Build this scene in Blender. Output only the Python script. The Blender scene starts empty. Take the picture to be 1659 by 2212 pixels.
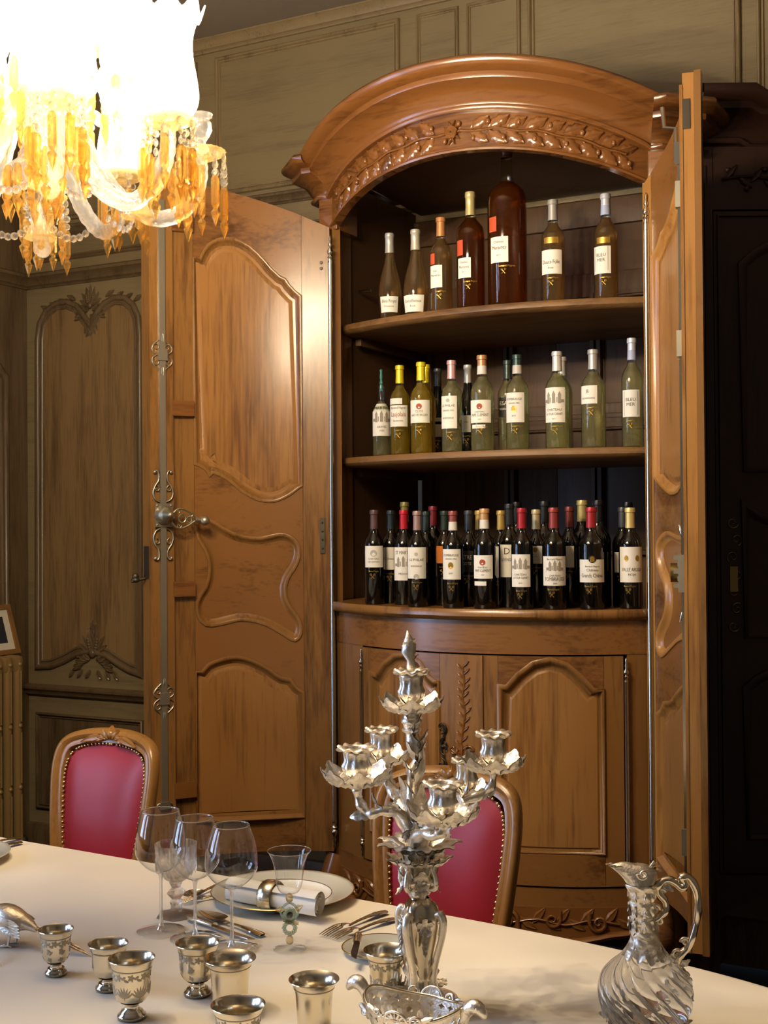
import bpy, bmesh, math, random
from math import sin, cos, pi, radians, sqrt, atan2, hypot
from mathutils import Vector, Matrix
from mathutils.geometry import tessellate_polygon
random.seed(7)
SC = bpy.context.scene
COL = SC.collection

# ------------------------------------------------------------------ camera
W, H, F = 1659, 2212, 2750.0
EYE = Vector((0, 0, 1.58))
PITCH, ROLL = radians(0.6), radians(0.45)
_f = Vector((0, cos(PITCH), sin(PITCH)))
_u0 = Vector((0, -sin(PITCH), cos(PITCH)))
_r0 = Vector((1, 0, 0))
CU = _u0 * cos(ROLL) + _r0 * sin(ROLL)
CR = _r0 * cos(ROLL) - _u0 * sin(ROLL)
cam = bpy.data.cameras.new('camera')
cam.sensor_fit = 'HORIZONTAL'
cam.sensor_width = 36
cam.lens = F / W * 36
cam.clip_start = 0.05
cam.clip_end = 60
co = bpy.data.objects.new('camera', cam)
COL.objects.link(co)
M = Matrix((CR, CU, -_f)).transposed().to_4x4()
M.translation = EYE
co.matrix_world = M
SC.camera = co

# ------------------------------------------------------------------ colour, world, exposure
SC.view_settings.view_transform = 'Standard'
SC.view_settings.look = 'None'
SC.view_settings.gamma = 1
SC.view_settings.use_curve_mapping = False
SC.view_settings.exposure = 0.88
SC.cycles.use_denoising = True
SC.cycles.use_adaptive_sampling = True
SC.cycles.adaptive_threshold = 0.03
SC.cycles.max_bounces = 10
SC.cycles.transparent_max_bounces = 20
SC.cycles.transmission_bounces = 8
SC.cycles.glossy_bounces = 5
SC.cycles.diffuse_bounces = 4
SC.cycles.sample_clamp_indirect = 6
SC.cycles.caustics_reflective = False
SC.cycles.caustics_refractive = False
w = bpy.data.worlds.new('world')
SC.world = w
w.use_nodes = True
w.node_tree.nodes['Background'].inputs[0].default_value = (0.55, 0.68, 1.0, 1)
w.node_tree.nodes['Background'].inputs[1].default_value = 1.0
BULB_W = 16.0         # each candle bulb of the chandelier
WINDOW_W = 70.0       # daylight entering each window

# ------------------------------------------------------------------ frames: the cabinet stands along the back wall, turned 28 degrees
TH = radians(28)
UX = Vector((cos(TH), -sin(TH), 0))       # along the back wall, to the right
VY = Vector((sin(TH), cos(TH), 0))        # into the back wall
L0 = Vector((-0.18, 4.5, 0))              # left hinge of the cabinet, on the floor
def c2w(u, y, z=0): return L0 + UX * u + VY * y + Vector((0, 0, z))
def w2c(p):
    d = Vector(p) - L0
    return d.dot(UX), d.dot(VY), p[2]
def ray(px, py): return (_f * F + CR * (px - W / 2) - CU * (py - H / 2)).normalized()
def at_z(px, py, z):
    d = ray(px, py); t = (z - EYE.z) / d.z
    return EYE + d * t
def at_y(px, py, Y):
    d = ray(px, py); return EYE + d * (Y / d.y)
def on_wall(px, py, y):                    # point of the cabinet frame's plane y = const -> (u, z)
    d = ray(px, py); t = (L0 + VY * y - EYE).dot(VY) / d.dot(VY)
    p = EYE + d * t
    return (p - L0).dot(UX), p.z
def proj(p):
    d = Vector(p) - EYE; k = F / d.dot(_f)
    return W / 2 + d.dot(CR) * k, H / 2 - d.dot(CU) * k

# ------------------------------------------------------------------ daylight: windows in the left wall, behind the camera's left
def area(name, loc, rot, sx, sy, power, color, spread=180):
    l = bpy.data.lights.new(name, 'AREA'); l.shape = 'RECTANGLE'; l.size = sx; l.size_y = sy
    l.energy = power; l.color = color; l.spread = radians(spread)
    o = bpy.data.objects.new(name, l); COL.objects.link(o); o.location = loc; o.rotation_euler = rot
    return o
UL, UR, YF, YB, ZC = -2.15, 4.0, -6.5, 0.75, 3.74
WIN = [(-3.35, 0.65), (-5.3, 0.65)]        # centre and half width of the two windows in the left wall
for wy, hw in WIN:
    p = c2w(UL - 0.35, wy, 1.85)
    o = area('daylight', p, (0, radians(-90), -TH), 2.2, 2 * hw, WINDOW_W, (0.45, 0.63, 1.0))
    # area light looks along its -Z: turn that to the room
    o.rotation_euler = Matrix((-VY, Vector((0, 0, 1)), -UX)).transposed().to_euler()
    o.data.size, o.data.size_y = 2 * hw, 2.2

# ------------------------------------------------------------------ materials
def nt(name):
    m = bpy.data.materials.new(name); m.use_nodes = True
    n = m.node_tree.nodes; return m, n, m.node_tree.links, n['Principled BSDF']
def rgb(h):                                # sRGB hex -> linear
    c = [int(h[i:i + 2], 16) / 255 for i in (0, 2, 4)]
    return tuple(x / 12.92 if x < 0.04045 else ((x + 0.055) / 1.055) ** 2.4 for x in c) + (1,)
def plain(name, col, rough=0.5, metal=0, coat=0, sheen=0, bump=0, bscale=200, trans=0, ior=1.45, spec=0.5):
    m, n, l, b = nt(name)
    b.inputs['Base Color'].default_value = rgb(col) if isinstance(col, str) else col
    b.inputs['Roughness'].default_value = rough; b.inputs['Metallic'].default_value = metal
    b.inputs['Coat Weight'].default_value = coat; b.inputs['Sheen Weight'].default_value = sheen
    b.inputs['Transmission Weight'].default_value = trans; b.inputs['IOR'].default_value = ior
    b.inputs['Specular IOR Level'].default_value = spec
    if bump:
        t = n.new('ShaderNodeTexCoord'); x = n.new('ShaderNodeTexNoise'); k = n.new('ShaderNodeBump')
        x.inputs['Scale'].default_value = bscale; x.inputs['Detail'].default_value = 4
        k.inputs['Strength'].default_value = bump; k.inputs['Distance'].default_value = 0.002
        l.new(t.outputs['Object'], x.inputs['Vector']); l.new(x.outputs['Fac'], k.inputs['Height']); l.new(k.outputs[0], b.inputs['Normal'])
    return m
def dk(c, name):
    k = 0.85 if name.startswith('oak_mid') else 0.63 if name.startswith('oak') else 0.64 if name.startswith('cherry') else 0.70
    return (c[0] * k, c[1] * k, c[2] * k, 1)
def wood(name, dark, light, sc=(9, 9, 0.9), rough=0.32, coat=0.25, bump=0.15, knots=0.35, vary=0.12):
    m, n, l, b = nt(name)
    t = n.new('ShaderNodeTexCoord'); mp = n.new('ShaderNodeMapping'); oi = n.new('ShaderNodeObjectInfo')
    vm = n.new('ShaderNodeVectorMath'); vm.operation = 'SCALE'; vm.inputs[3].default_value = 9
    cx = n.new('ShaderNodeCombineXYZ')
    l.new(oi.outputs['Random'], cx.inputs[0]); l.new(oi.outputs['Random'], cx.inputs[2])
    l.new(cx.outputs[0], vm.inputs[0]); ad = n.new('ShaderNodeVectorMath')
    l.new(t.outputs['Object'], ad.inputs[0]); l.new(vm.outputs[0], ad.inputs[1])
    mp.inputs['Scale'].default_value = sc; l.new(ad.outputs[0], mp.inputs['Vector'])
    n1 = n.new('ShaderNodeTexNoise'); n1.inputs['Scale'].default_value = 1; n1.inputs['Detail'].default_value = 8
    n1.inputs['Roughness'].default_value = 0.6; n1.inputs['Distortion'].default_value = 0.8
    l.new(mp.outputs[0], n1.inputs['Vector'])
    mp2 = n.new('ShaderNodeMapping'); mp2.inputs['Scale'].default_value = tuple(k * 12 for k in sc); l.new(ad.outputs[0], mp2.inputs['Vector'])
    n2 = n.new('ShaderNodeTexNoise'); n2.inputs['Scale'].default_value = 1; n2.inputs['Detail'].default_value = 4
    l.new(mp2.outputs[0], n2.inputs['Vector'])
    n3 = n.new('ShaderNodeTexNoise'); n3.inputs['Scale'].default_value = 2.2; n3.inputs['Detail'].default_value = 2
    l.new(ad.outputs[0], n3.inputs['Vector'])
    a1 = n.new('ShaderNodeMath'); a1.operation = 'MULTIPLY_ADD'; a1.inputs[1].default_value = 0.55; l.new(n2.outputs['Fac'], a1.inputs[0]); l.new(n1.outputs['Fac'], a1.inputs[2])
    a2 = n.new('ShaderNodeMath'); a2.operation = 'MULTIPLY_ADD'; a2.inputs[1].default_value = knots; l.new(n3.outputs['Fac'], a2.inputs[0]); l.new(a1.outputs[0], a2.inputs[2])
    a3 = n.new('ShaderNodeMath'); a3.operation = 'MULTIPLY_ADD'; a3.inputs[1].default_value = vary; l.new(oi.outputs['Random'], a3.inputs[0]); l.new(a2.outputs[0], a3.inputs[2])
    cr = n.new('ShaderNodeValToRGB'); e = cr.color_ramp.elements
    mid = 0.5 + 0.275 + knots / 2 + vary / 2
    e[0].position = mid - 0.30; e[0].color = dk(rgb(dark), name); e[1].position = mid + 0.30; e[1].color = dk(rgb(light), name)
    l.new(a3.outputs[0], cr.inputs[0]); l.new(cr.outputs[0], b.inputs['Base Color'])
    k = n.new('ShaderNodeBump'); k.inputs['Strength'].default_value = bump; k.inputs['Distance'].default_value = 0.0015
    l.new(a1.outputs[0], k.inputs['Height']); l.new(k.outputs[0], b.inputs['Normal'])
    b.inputs['Roughness'].default_value = rough; b.inputs['Coat Weight'].default_value = coat; b.inputs['Coat Roughness'].default_value = 0.18
    return m
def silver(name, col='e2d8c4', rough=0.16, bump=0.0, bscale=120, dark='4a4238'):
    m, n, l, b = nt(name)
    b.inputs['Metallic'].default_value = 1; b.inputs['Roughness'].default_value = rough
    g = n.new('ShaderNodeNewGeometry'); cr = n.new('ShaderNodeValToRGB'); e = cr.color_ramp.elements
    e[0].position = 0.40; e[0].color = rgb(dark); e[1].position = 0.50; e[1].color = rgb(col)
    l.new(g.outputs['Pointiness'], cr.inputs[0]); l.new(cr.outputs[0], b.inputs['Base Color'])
    if bump:
        t = n.new('ShaderNodeTexCoord'); x = n.new('ShaderNodeTexNoise'); k = n.new('ShaderNodeBump')
        x.inputs['Scale'].default_value = bscale; x.inputs['Detail'].default_value = 3
        k.inputs['Strength'].default_value = bump; k.inputs['Distance'].default_value = 0.003
        l.new(t.outputs['Object'], x.inputs['Vector']); l.new(x.outputs['Fac'], k.inputs['Height']); l.new(k.outputs[0], b.inputs['Normal'])
    return m
def thin_glass(name, tint=(0.97, 0.98, 0.98, 1), edge=(0.72, 0.75, 0.77, 1), ior=1.5, boost=1.3, rough=0.01):
    m, n, l, b = nt(name); n.remove(b); out = n['Material Output']
    f0 = ((ior - 1) / (ior + 1)) ** 2
    p5 = n.new('ShaderNodeMath'); p5.operation = 'POWER'; p5.inputs[1].default_value = 4.0
    mu = n.new('ShaderNodeMath'); mu.operation = 'MULTIPLY_ADD'; mu.inputs[1].default_value = 0.8 * boost; mu.inputs[2].default_value = f0 * boost; mu.use_clamp = True
    lw = n.new('ShaderNodeLayerWeight'); lw.inputs[0].default_value = 0.5
    pw = n.new('ShaderNodeMath'); pw.operation = 'POWER'; pw.inputs[1].default_value = 5.0
    mc = n.new('ShaderNodeMix'); mc.data_type = 'RGBA'; mc.inputs[6].default_value = tint; mc.inputs[7].default_value = edge
    tr = n.new('ShaderNodeBsdfTransparent'); gl = n.new('ShaderNodeBsdfGlossy'); gl.inputs['Roughness'].default_value = rough
    mx = n.new('ShaderNodeMixShader')
    l.new(lw.outputs['Facing'], pw.inputs[0]); l.new(pw.outputs[0], mc.inputs[0]); l.new(mc.outputs[2], tr.inputs[0])
    l.new(lw.outputs['Facing'], p5.inputs[0]); l.new(p5.outputs[0], mu.inputs[0]); l.new(mu.outputs[0], mx.inputs[0]); l.new(tr.outputs[0], mx.inputs[1]); l.new(gl.outputs[0], mx.inputs[2])
    l.new(mx.outputs[0], out.inputs['Surface']); return m
def lit_glass(name, col, glass=0.5, transl=0.35, clear=0.0, rough=0.05, ior=1.5):
    """cut crystal: refracting glass mixed with a milky share that scatters the candle light"""
    m, n, l, b = nt(name); n.remove(b); out = n['Material Output']
    gb = n.new('ShaderNodeBsdfGlass'); gb.inputs['Color'].default_value = col; gb.inputs['Roughness'].default_value = rough; gb.inputs['IOR'].default_value = ior
    tl = n.new('ShaderNodeBsdfTranslucent'); tl.inputs[0].default_value = col
    df = n.new('ShaderNodeBsdfDiffuse'); df.inputs[0].default_value = col
    tr = n.new('ShaderNodeBsdfTransparent'); tr.inputs[0].default_value = tuple(sqrt(c) for c in col[:3]) + (1,)
    m1 = n.new('ShaderNodeMixShader'); m1.inputs[0].default_value = 0.45; l.new(tl.outputs[0], m1.inputs[1]); l.new(df.outputs[0], m1.inputs[2])
    m2 = n.new('ShaderNodeMixShader'); m2.inputs[0].default_value = transl; l.new(gb.outputs[0], m2.inputs[1]); l.new(m1.outputs[0], m2.inputs[2])
    m3 = n.new('ShaderNodeMixShader'); m3.inputs[0].default_value = clear; l.new(m2.outputs[0], m3.inputs[1]); l.new(tr.outputs[0], m3.inputs[2])
    l.new(m3.outputs[0], out.inputs['Surface']); return m
def emit(name, col, s):                    # clear bulb: lets its own lamp shine through and glows itself
    m, n, l, b = nt(name); n.remove(b); out = n['Material Output']
    e = n.new('ShaderNodeEmission'); e.inputs[0].default_value = col; e.inputs[1].default_value = s
    t = n.new('ShaderNodeBsdfTransparent'); a = n.new('ShaderNodeAddShader')
    l.new(e.outputs[0], a.inputs[0]); l.new(t.outputs[0], a.inputs[1]); l.new(a.outputs[0], out.inputs['Surface']); return m
MAT = dict(
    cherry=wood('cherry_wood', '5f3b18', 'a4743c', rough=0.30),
    cherry_panel=wood('cherry_panel', '764a22', 'ba8446', sc=(8, 8, 0.5), rough=0.28, knots=0.35),
    cherry_rail=wood('cherry_rail', '623b18', 'a06d38', sc=(1.0, 9, 9), rough=0.28),
    cherry_deep=wood('cherry_deep', '5d3618', '98622f', sc=(1.2, 1.2, 10), rough=0.25, coat=0.5),
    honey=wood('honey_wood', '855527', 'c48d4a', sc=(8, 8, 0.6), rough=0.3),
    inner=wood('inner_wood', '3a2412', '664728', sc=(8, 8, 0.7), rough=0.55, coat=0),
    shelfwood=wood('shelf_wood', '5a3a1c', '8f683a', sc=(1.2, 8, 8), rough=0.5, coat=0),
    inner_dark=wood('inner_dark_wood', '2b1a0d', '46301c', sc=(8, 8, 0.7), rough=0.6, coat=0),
    oak=wood('oak_wood', '7f6a4c', 'b59e76', sc=(12, 12, 0.8), rough=0.5, coat=0.05, bump=0.25, knots=0.3),
    oak_flat=wood('oak_flat_wood', '93815f', 'b09d76', sc=(1.0, 12, 14), rough=0.5, coat=0.05, bump=0.3, knots=0.3),
    oak_mid=wood('oak_mid_wood', '6b5236', '9c7f57', sc=(12, 12, 0.8), rough=0.5, coat=0.05, bump=0.25, knots=0.3),
    oak_dark=wood('oak_dark_wood', '5c4930', '8c7556', sc=(12, 12, 0.8), rough=0.42, coat=0.15, bump=0.2, knots=0.3),
    carve=wood('oak_carving', '5d4b33', '8a7354', rough=0.4, coat=0.2),
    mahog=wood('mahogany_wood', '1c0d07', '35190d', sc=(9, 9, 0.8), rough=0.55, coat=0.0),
    chairwood=wood('chair_wood', '764c22', 'ad7c40', sc=(14, 14, 3), rough=0.3, coat=0.3),
    floor=wood('floor_wood', '140c07', '23150c', sc=(1, 9, 9), rough=0.95, coat=0.0),
    plaster=plain('ceiling_paint', '8f8478', 0.85, bump=0.1, bscale=60),
    wallpale=plain('dark_wall_paint', '75664e', 0.8),
    paint=plain('wall_paint', '8a785c', 0.8),
    cloth=plain('white_linen', 'f4ebd9', 0.85, sheen=0.15, bump=0.06, bscale=900),
    napkin=plain('napkin_linen', 'f1eee8', 0.85, sheen=0.1),
    leather=plain('crimson_leather', '94222d', 0.38, coat=0.0, bump=0.05, bscale=500),
    nail=plain('brass_nail', 'd8c08c', 0.22, 1),
    iron=plain('old_steel', 'b0aa98', 0.40, 0.9, bump=0.1, bscale=90),
    iron_dark=plain('dark_iron', '4f4a40', 0.5, 0.8),
    steel=plain('bright_steel', 'c8c2b2', 0.22, 1),
    brass=plain('worn_brass', '8b7a4c', 0.38, 1),
    radiator=plain('radiator_paint', 'a88a5a', 0.42, 0.25),
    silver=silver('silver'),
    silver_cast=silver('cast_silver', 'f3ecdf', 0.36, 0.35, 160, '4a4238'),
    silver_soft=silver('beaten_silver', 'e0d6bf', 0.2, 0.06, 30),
    engrave=plain('engraved_silver', 'a89f8b', 0.5, 0.75),
    glass=thin_glass('wine_glass', edge=(0.6, 0.64, 0.67, 1), boost=1.8),
    crystal_tab=lit_glass('table_crystal', (0.98, 0.985, 0.985, 1), transl=0.02, clear=0.4, rough=0.0),
    ewerglass=lit_glass('ewer_glass', (0.97, 0.97, 0.96, 1), transl=0.06, clear=0.06, rough=0.0, ior=1.45),
    goldglass=lit_glass('gold_flecked_glass', (0.95, 0.85, 0.6, 1), transl=0.25, clear=0.35),
    greenglass=lit_glass('green_twist_glass', (0.80, 0.89, 0.82, 1), transl=0.15, clear=0.45),
    bottleglass=thin_glass('bottle_glass', (0.93, 0.96, 0.92, 1), (0.5, 0.55, 0.5, 1), 1.5, 1.1, 0.06),
    wine_white=lit_glass('white_wine', (0.97, 0.93, 0.60, 1), transl=0.26, clear=0.45, rough=0.0, ior=1.33),
    wine_gold=lit_glass('golden_wine', (0.97, 0.74, 0.14, 1), transl=0.3, clear=0.4, rough=0.0, ior=1.33),
    wine_rose=lit_glass('rose_wine', (0.95, 0.68, 0.36, 1), transl=0.15, clear=0.45, rough=0.0, ior=1.33),
    wine_amber=lit_glass('amber_wine', (0.66, 0.26, 0.07, 1), transl=0.08, clear=0.35, rough=0.0, ior=1.33),
    bottledark=plain('dark_bottle', '0b0a08', 0.09, coat=0.3),
    porcelain=plain('porcelain', 'e9e6dc', 0.12, coat=0.5),
    porcelain_grey=plain('porcelain_grey_rim', 'c3c3b8', 0.16, coat=0.5, bump=0.0),
    gilt=plain('gilt', 'cda55c', 0.3, 0.9),
    black=plain('black_horn', '221713', 0.35),
    pale=plain('label_paper', 'ece8dc', 0.6),
    ink=plain('label_ink', '5b5247', 0.7),
    inkred=plain('label_red_ink', 'a8503c', 0.7),
    gold=plain('label_gold', 'b8923f', 0.35, 0.7),
    orange=plain('label_orange', 'c9752c', 0.6),
    orangered=plain('label_orange_red', 'c24f2b', 0.6),
    darklabel=plain('label_dark', '2b2824', 0.6),
    shade=None, crystal=lit_glass('chandelier_crystal', (0.98, 0.98, 0.98, 1), transl=0.16, clear=0.40, rough=0.03),
    bead=lit_glass('crystal_bead', (0.97, 0.97, 0.96, 1), transl=0.08, clear=0.35, rough=0.0),
    amber=lit_glass('amber_crystal', (0.99, 0.74, 0.33, 1), transl=0.14, clear=0.5, rough=0.02),
    amberpan=lit_glass('amber_pan_glass', (0.99, 0.82, 0.48, 1), transl=0.28, clear=0.55, rough=0.05),
    bulb=emit('bulb_glow', (1, 0.86, 0.66, 1), 40),
    picture=plain('dark_picture', '2c3140', 0.3, bump=0),
    mat=plain('picture_mat', 'f0eadc', 0.7),
    pane=thin_glass('window_pane'),
    curtain=plain('curtain', '8b7a62', 0.9),
)
def shade_mat():
    m, n, l, b = nt('shade_glass'); n.remove(b); out = n['Material Output']
    tr = n.new('ShaderNodeBsdfTransparent'); tl = n.new('ShaderNodeBsdfTranslucent'); gl = n.new('ShaderNodeBsdfGlossy'); gl.inputs['Roughness'].default_value = 0.05
    tl.inputs[0].default_value = (0.98, 0.97, 0.95, 1)
    t = n.new('ShaderNodeTexCoord'); sp = n.new('ShaderNodeSeparateXYZ'); l.new(t.outputs['Object'], sp.inputs[0])
    rmp = n.new('ShaderNodeMapRange'); rmp.inputs[1].default_value = 0.165; rmp.inputs[2].default_value = 0.19; rmp.inputs[3].default_value = 0.42; rmp.inputs[4].default_value = 0.10
    l.new(sp.outputs[2], rmp.inputs[0])
    a = n.new('ShaderNodeMixShader'); l.new(rmp.outputs[0], a.inputs[0]); l.new(tr.outputs[0], a.inputs[1]); l.new(tl.outputs[0], a.inputs[2])
    lw = n.new('ShaderNodeLayerWeight'); lw.inputs[0].default_value = 0.5; pw = n.new('ShaderNodeMath'); pw.operation = 'POWER'; pw.inputs[1].default_value = 5; l.new(lw.outputs['Facing'], pw.inputs[0])
    c = n.new('ShaderNodeMixShader'); l.new(pw.outputs[0], c.inputs[0]); l.new(a.outputs[0], c.inputs[1]); l.new(gl.outputs[0], c.inputs[2])
    l.new(c.outputs[0], out.inputs['Surface']); return m
MAT['shade'] = shade_mat()
_cm = {}
def colmat(hexc, rough=0.4, metal=0.2):
    k = (hexc, rough, metal)
    if k not in _cm: _cm[k] = plain('foil_' + hexc, hexc, rough, metal)
    return _cm[k]

# ------------------------------------------------------------------ mesh helpers
class MB:
    def __init__(s): s.v = []; s.f = []
    def add(s, vs, fs):
        o = len(s.v); s.v += [tuple(p) for p in vs]; s.f += [[i + o for i in q] for q in fs]; return s
    def box(s, c, size, R=None):
        x, y, z = (k / 2 for k in size); vs = [Vector((a * x, b * y, d * z)) for d in (-1, 1) for b in (-1, 1) for a in (-1, 1)]
        if R is not None: vs = [R @ p for p in vs]
        c = Vector(c)
        return s.add([p + c for p in vs], [[0, 2, 3, 1], [4, 5, 7, 6], [0, 1, 5, 4], [2, 6, 7, 3], [0, 4, 6, 2], [1, 3, 7, 5]])
    def bbox(s, c, size, b=0.003, R=None):      # bevelled box
        x, y, z = (k / 2 for k in size); b = min(b, x * 0.9, y * 0.9, z * 0.9); bm = bmesh.new()
        r = bmesh.ops.create_cube(bm, size=1)
        for q in bm.verts: q.co = Vector((q.co.x * 2 * x, q.co.y * 2 * y, q.co.z * 2 * z))
        bmesh.ops.bevel(bm, geom=bm.edges[:], offset=b, segments=2, affect='EDGES', profile=0.6)
        bm.verts.index_update(); c = Vector(c)
        s.add([((R @ q.co) if R is not None else q.co) + c for q in bm.verts], [[q.index for q in f.verts] for f in bm.faces]); bm.free(); return s
    def lathe(s, prof, n=24, c=(0, 0, 0), mod=None, M=None):
        vs, fs, rows = [], [], []
        for r, z in prof:
            if r < 1e-5 and mod is None: rows.append([len(vs)]); vs.append((0, 0, z)); continue
            row = []
            for i in range(n):
                a = 2 * pi * i / n; rr, zz = (r, z) if mod is None else mod(a, r, z)
                row.append(len(vs)); vs.append((rr * cos(a), rr * sin(a), zz))
            rows.append(row)
        for A, B in zip(rows, rows[1:]):
            for i in range(n):
                j = (i + 1) % n
                if len(A) == 1 and len(B) == 1: continue
                if len(A) == 1: fs.append([A[0], B[j], B[i]])
                elif len(B) == 1: fs.append([A[i], A[j], B[0]])
                else: fs.append([A[i], A[j], B[j], B[i]])
        c = Vector(c)
        return s.add([((M @ Vector(p)) if M is not None else Vector(p)) + c for p in vs], fs)
    def tube(s, pts, rad, n=8, closed=False, ell=None, cap=True):
        pts = [Vector(p) for p in pts]; m = len(pts)
        if not hasattr(rad, '__len__'): rad = [rad] * m
        T = []
        for i in range(m):
            a = pts[(i - 1) % m] if (closed or i) else pts[0]; b = pts[(i + 1) % m] if (closed or i < m - 1) else pts[-1]
            d = b - a; T.append(d.normalized() if d.length > 1e-9 else Vector((0, 0, 1)))
        ref = Vector((0, 0, 1)) if abs(T[0].z) < 0.95 else Vector((1, 0, 0))
        N = (ref - T[0] * ref.dot(T[0])).normalized(); vs = []; fs = []
        for i in range(m):
            N = N - T[i] * N.dot(T[i]); N.normalize(); B = T[i].cross(N); r = rad[i]
            ra, rb = (r, r) if ell is None else (r * ell[0], r * ell[1])
            for k in range(n):
                a = 2 * pi * k / n; vs.append(pts[i] + B * (cos(a) * ra) + N * (sin(a) * rb))
        for i in range(m if closed else m - 1):
            for k in range(n):
                q = (k + 1) % n; j = (i + 1) % m; fs.append([i * n + k, i * n + q, j * n + q, j * n + k])
        if cap and not closed: fs.append(list(range(n))[::-1]); fs.append([(m - 1) * n + k for k in range(n)])
        return s.add(vs, fs)
    def ball(s, c, r, n=10, m=6, sq=(1, 1, 1)):
        pr = [(sin(pi * i / m) * r if 0 < i < m else 0, -cos(pi * i / m) * r) for i in range(m + 1)]
        return s.lathe(pr, n, c, M=Matrix.Diagonal(sq))
    def slab(s, loops, d0, d1, mp, cuts=(), zcuts=()):
        """polygon with holes (a, b) between depths d0 and d1, cut along a so that it can bend, then mapped"""
        flat = [p for q in loops for p in q]
        tris = tessellate_polygon([[Vector((a, b, 0)) for a, b in q] for q in loops])
        bm = bmesh.new(); lo = [bm.verts.new((a, b, d0)) for a, b in flat]; hi = [bm.verts.new((a, b, d1)) for a, b in flat]
        for t in tris:
            for side in (lo, hi):
                try: bm.faces.new([side[i] for i in t])
                except ValueError: pass
        o = 0
        for q in loops:
            k = len(q)
            for i in range(k):
                a, b = o + i, o + (i + 1) % k
                try: bm.faces.new([lo[a], lo[b], hi[b], hi[a]])
                except ValueError: pass
            o += k
        for c in cuts: bmesh.ops.bisect_plane(bm, geom=bm.verts[:] + bm.edges[:] + bm.faces[:], plane_co=(c, 0, 0), plane_no=(1, 0, 0), dist=1e-5)
        for c in zcuts: bmesh.ops.bisect_plane(bm, geom=bm.verts[:] + bm.edges[:] + bm.faces[:], plane_co=(0, c, 0), plane_no=(0, 1, 0), dist=1e-5)
        bmesh.ops.recalc_face_normals(bm, faces=bm.faces[:]); bm.verts.index_update()
        s.add([mp(*v.co) for v in bm.verts], [[v.index for v in f.verts] for f in bm.faces]); bm.free(); return s
    def loopsweep(s, loop, prof, mp, closed=True):
        """sweep profile (offset to the left/inside, depth) along a 2-D polyline"""
        k = len(loop); nr = []
        if closed and sum(loop[i][0] * loop[(i + 1) % k][1] - loop[(i + 1) % k][0] * loop[i][1] for i in range(k)) < 0: loop = loop[::-1]
        for i in range(k):
            p, q, r = loop[(i - 1) % k], loop[i], loop[(i + 1) % k]
            if not closed and i == 0: p = q
            if not closed and i == k - 1: r = q
            def un(a, b):
                d = (b[0] - a[0], b[1] - a[1]); h = hypot(*d); return (0, 0) if h < 1e-9 else (-d[1] / h, d[0] / h)
            n1, n2 = un(p, q), un(q, r); n = (n1[0] + n2[0], n1[1] + n2[1]); h = hypot(*n)
            if h < 1e-6: n, h = n1, 1
            n = (n[0] / h, n[1] / h); cs = max(0.5, n[0] * (n1[0] or n2[0]) + n[1] * (n1[1] or n2[1])) if (n1 != (0, 0) and n2 != (0, 0)) else 1
            nr.append((n[0] / cs, n[1] / cs))
        m = len(prof); vs = []; fs = []
        for i in range(k):
            for o, d in prof: vs.append(mp(loop[i][0] + nr[i][0] * o, loop[i][1] + nr[i][1] * o, d))
        for i in range(k if closed else k - 1):
            j = (i + 1) % k
            for a in range(m - 1): fs.append([i * m + a, j * m + a, j * m + a + 1, i * m + a + 1])
        return s.add(vs, fs)
    def grid(s, nu, nv, fn, wrapu=False):
        vs = [fn(i / (nu if wrapu else nu - 1), j / (nv - 1)) for i in range(nu) for j in range(nv)]; fs = []
        for i in range(nu if wrapu else nu - 1):
            for j in range(nv - 1):
                a = (i + 1) % nu; fs.append([i * nv + j, a * nv + j, a * nv + j + 1, i * nv + j + 1])
        return s.add(vs, fs)
def cr(pts, per=6, closed=False):          # Catmull-Rom through points of any dimension
    k = len(pts); out = []; D = len(pts[0])
    for i in range(k if closed else k - 1):
        g = lambda j: pts[j % k] if closed else pts[min(max(j, 0), k - 1)]
        a, b, c, d = g(i - 1), g(i), g(i + 1), g(i + 2)
        for t in range(per):
            x = t / per
            out.append(tuple(0.5 * (2 * b[e] + (c[e] - a[e]) * x + (2 * a[e] - 5 * b[e] + 4 * c[e] - d[e]) * x * x + (3 * b[e] - a[e] - 3 * c[e] + d[e]) * x ** 3) for e in range(D)))
    if not closed: out.append(tuple(pts[-1]))
    return out
def mesh(name, mb, mat, smooth=35, fix=True):
    me = bpy.data.meshes.new(name); me.from_pydata(mb.v, [], mb.f)
    if fix:
        bm = bmesh.new(); bm.from_mesh(me); bmesh.ops.recalc_face_normals(bm, faces=bm.faces[:]); bm.to_mesh(me); bm.free()
    me.materials.append(MAT[mat] if isinstance(mat, str) else mat)
    if smooth:
        me.shade_smooth()
        if smooth < 180: me.set_sharp_from_angle(angle=radians(smooth))
    return me
def put(name, me, parent=None, loc=None, rot=None, **props):
    o = bpy.data.objects.new(name, me); COL.objects.link(o)
    if parent is not None: o.parent = parent
    if loc is not None: o.location = loc
    if rot is not None: o.rotation_euler = rot
    for k, v in props.items(): o[k] = v
    return o
def part(name, mb, mat, parent=None, smooth=35, fix=True, loc=None, rot=None, **props):
    return put(name, mesh(name, mb, mat, smooth, fix), parent, loc, rot, **props)
def thing(name, label, cat, loc=(0, 0, 0), rotz=0, group=None):
    o = bpy.data.objects.new(name, None); COL.objects.link(o); o.location = loc; o.rotation_euler = (0, 0, rotz); o.empty_display_size = 0.05
    o['label'] = label; o['category'] = cat
    if group: o['group'] = group
    return o
def empty(name, parent, loc=(0, 0, 0), rotz=0):
    o = bpy.data.objects.new(name, None); COL.objects.link(o); o.parent = parent; o.location = loc; o.rotation_euler = (0, 0, rotz); o.empty_display_size = 0.05
    return o
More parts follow.
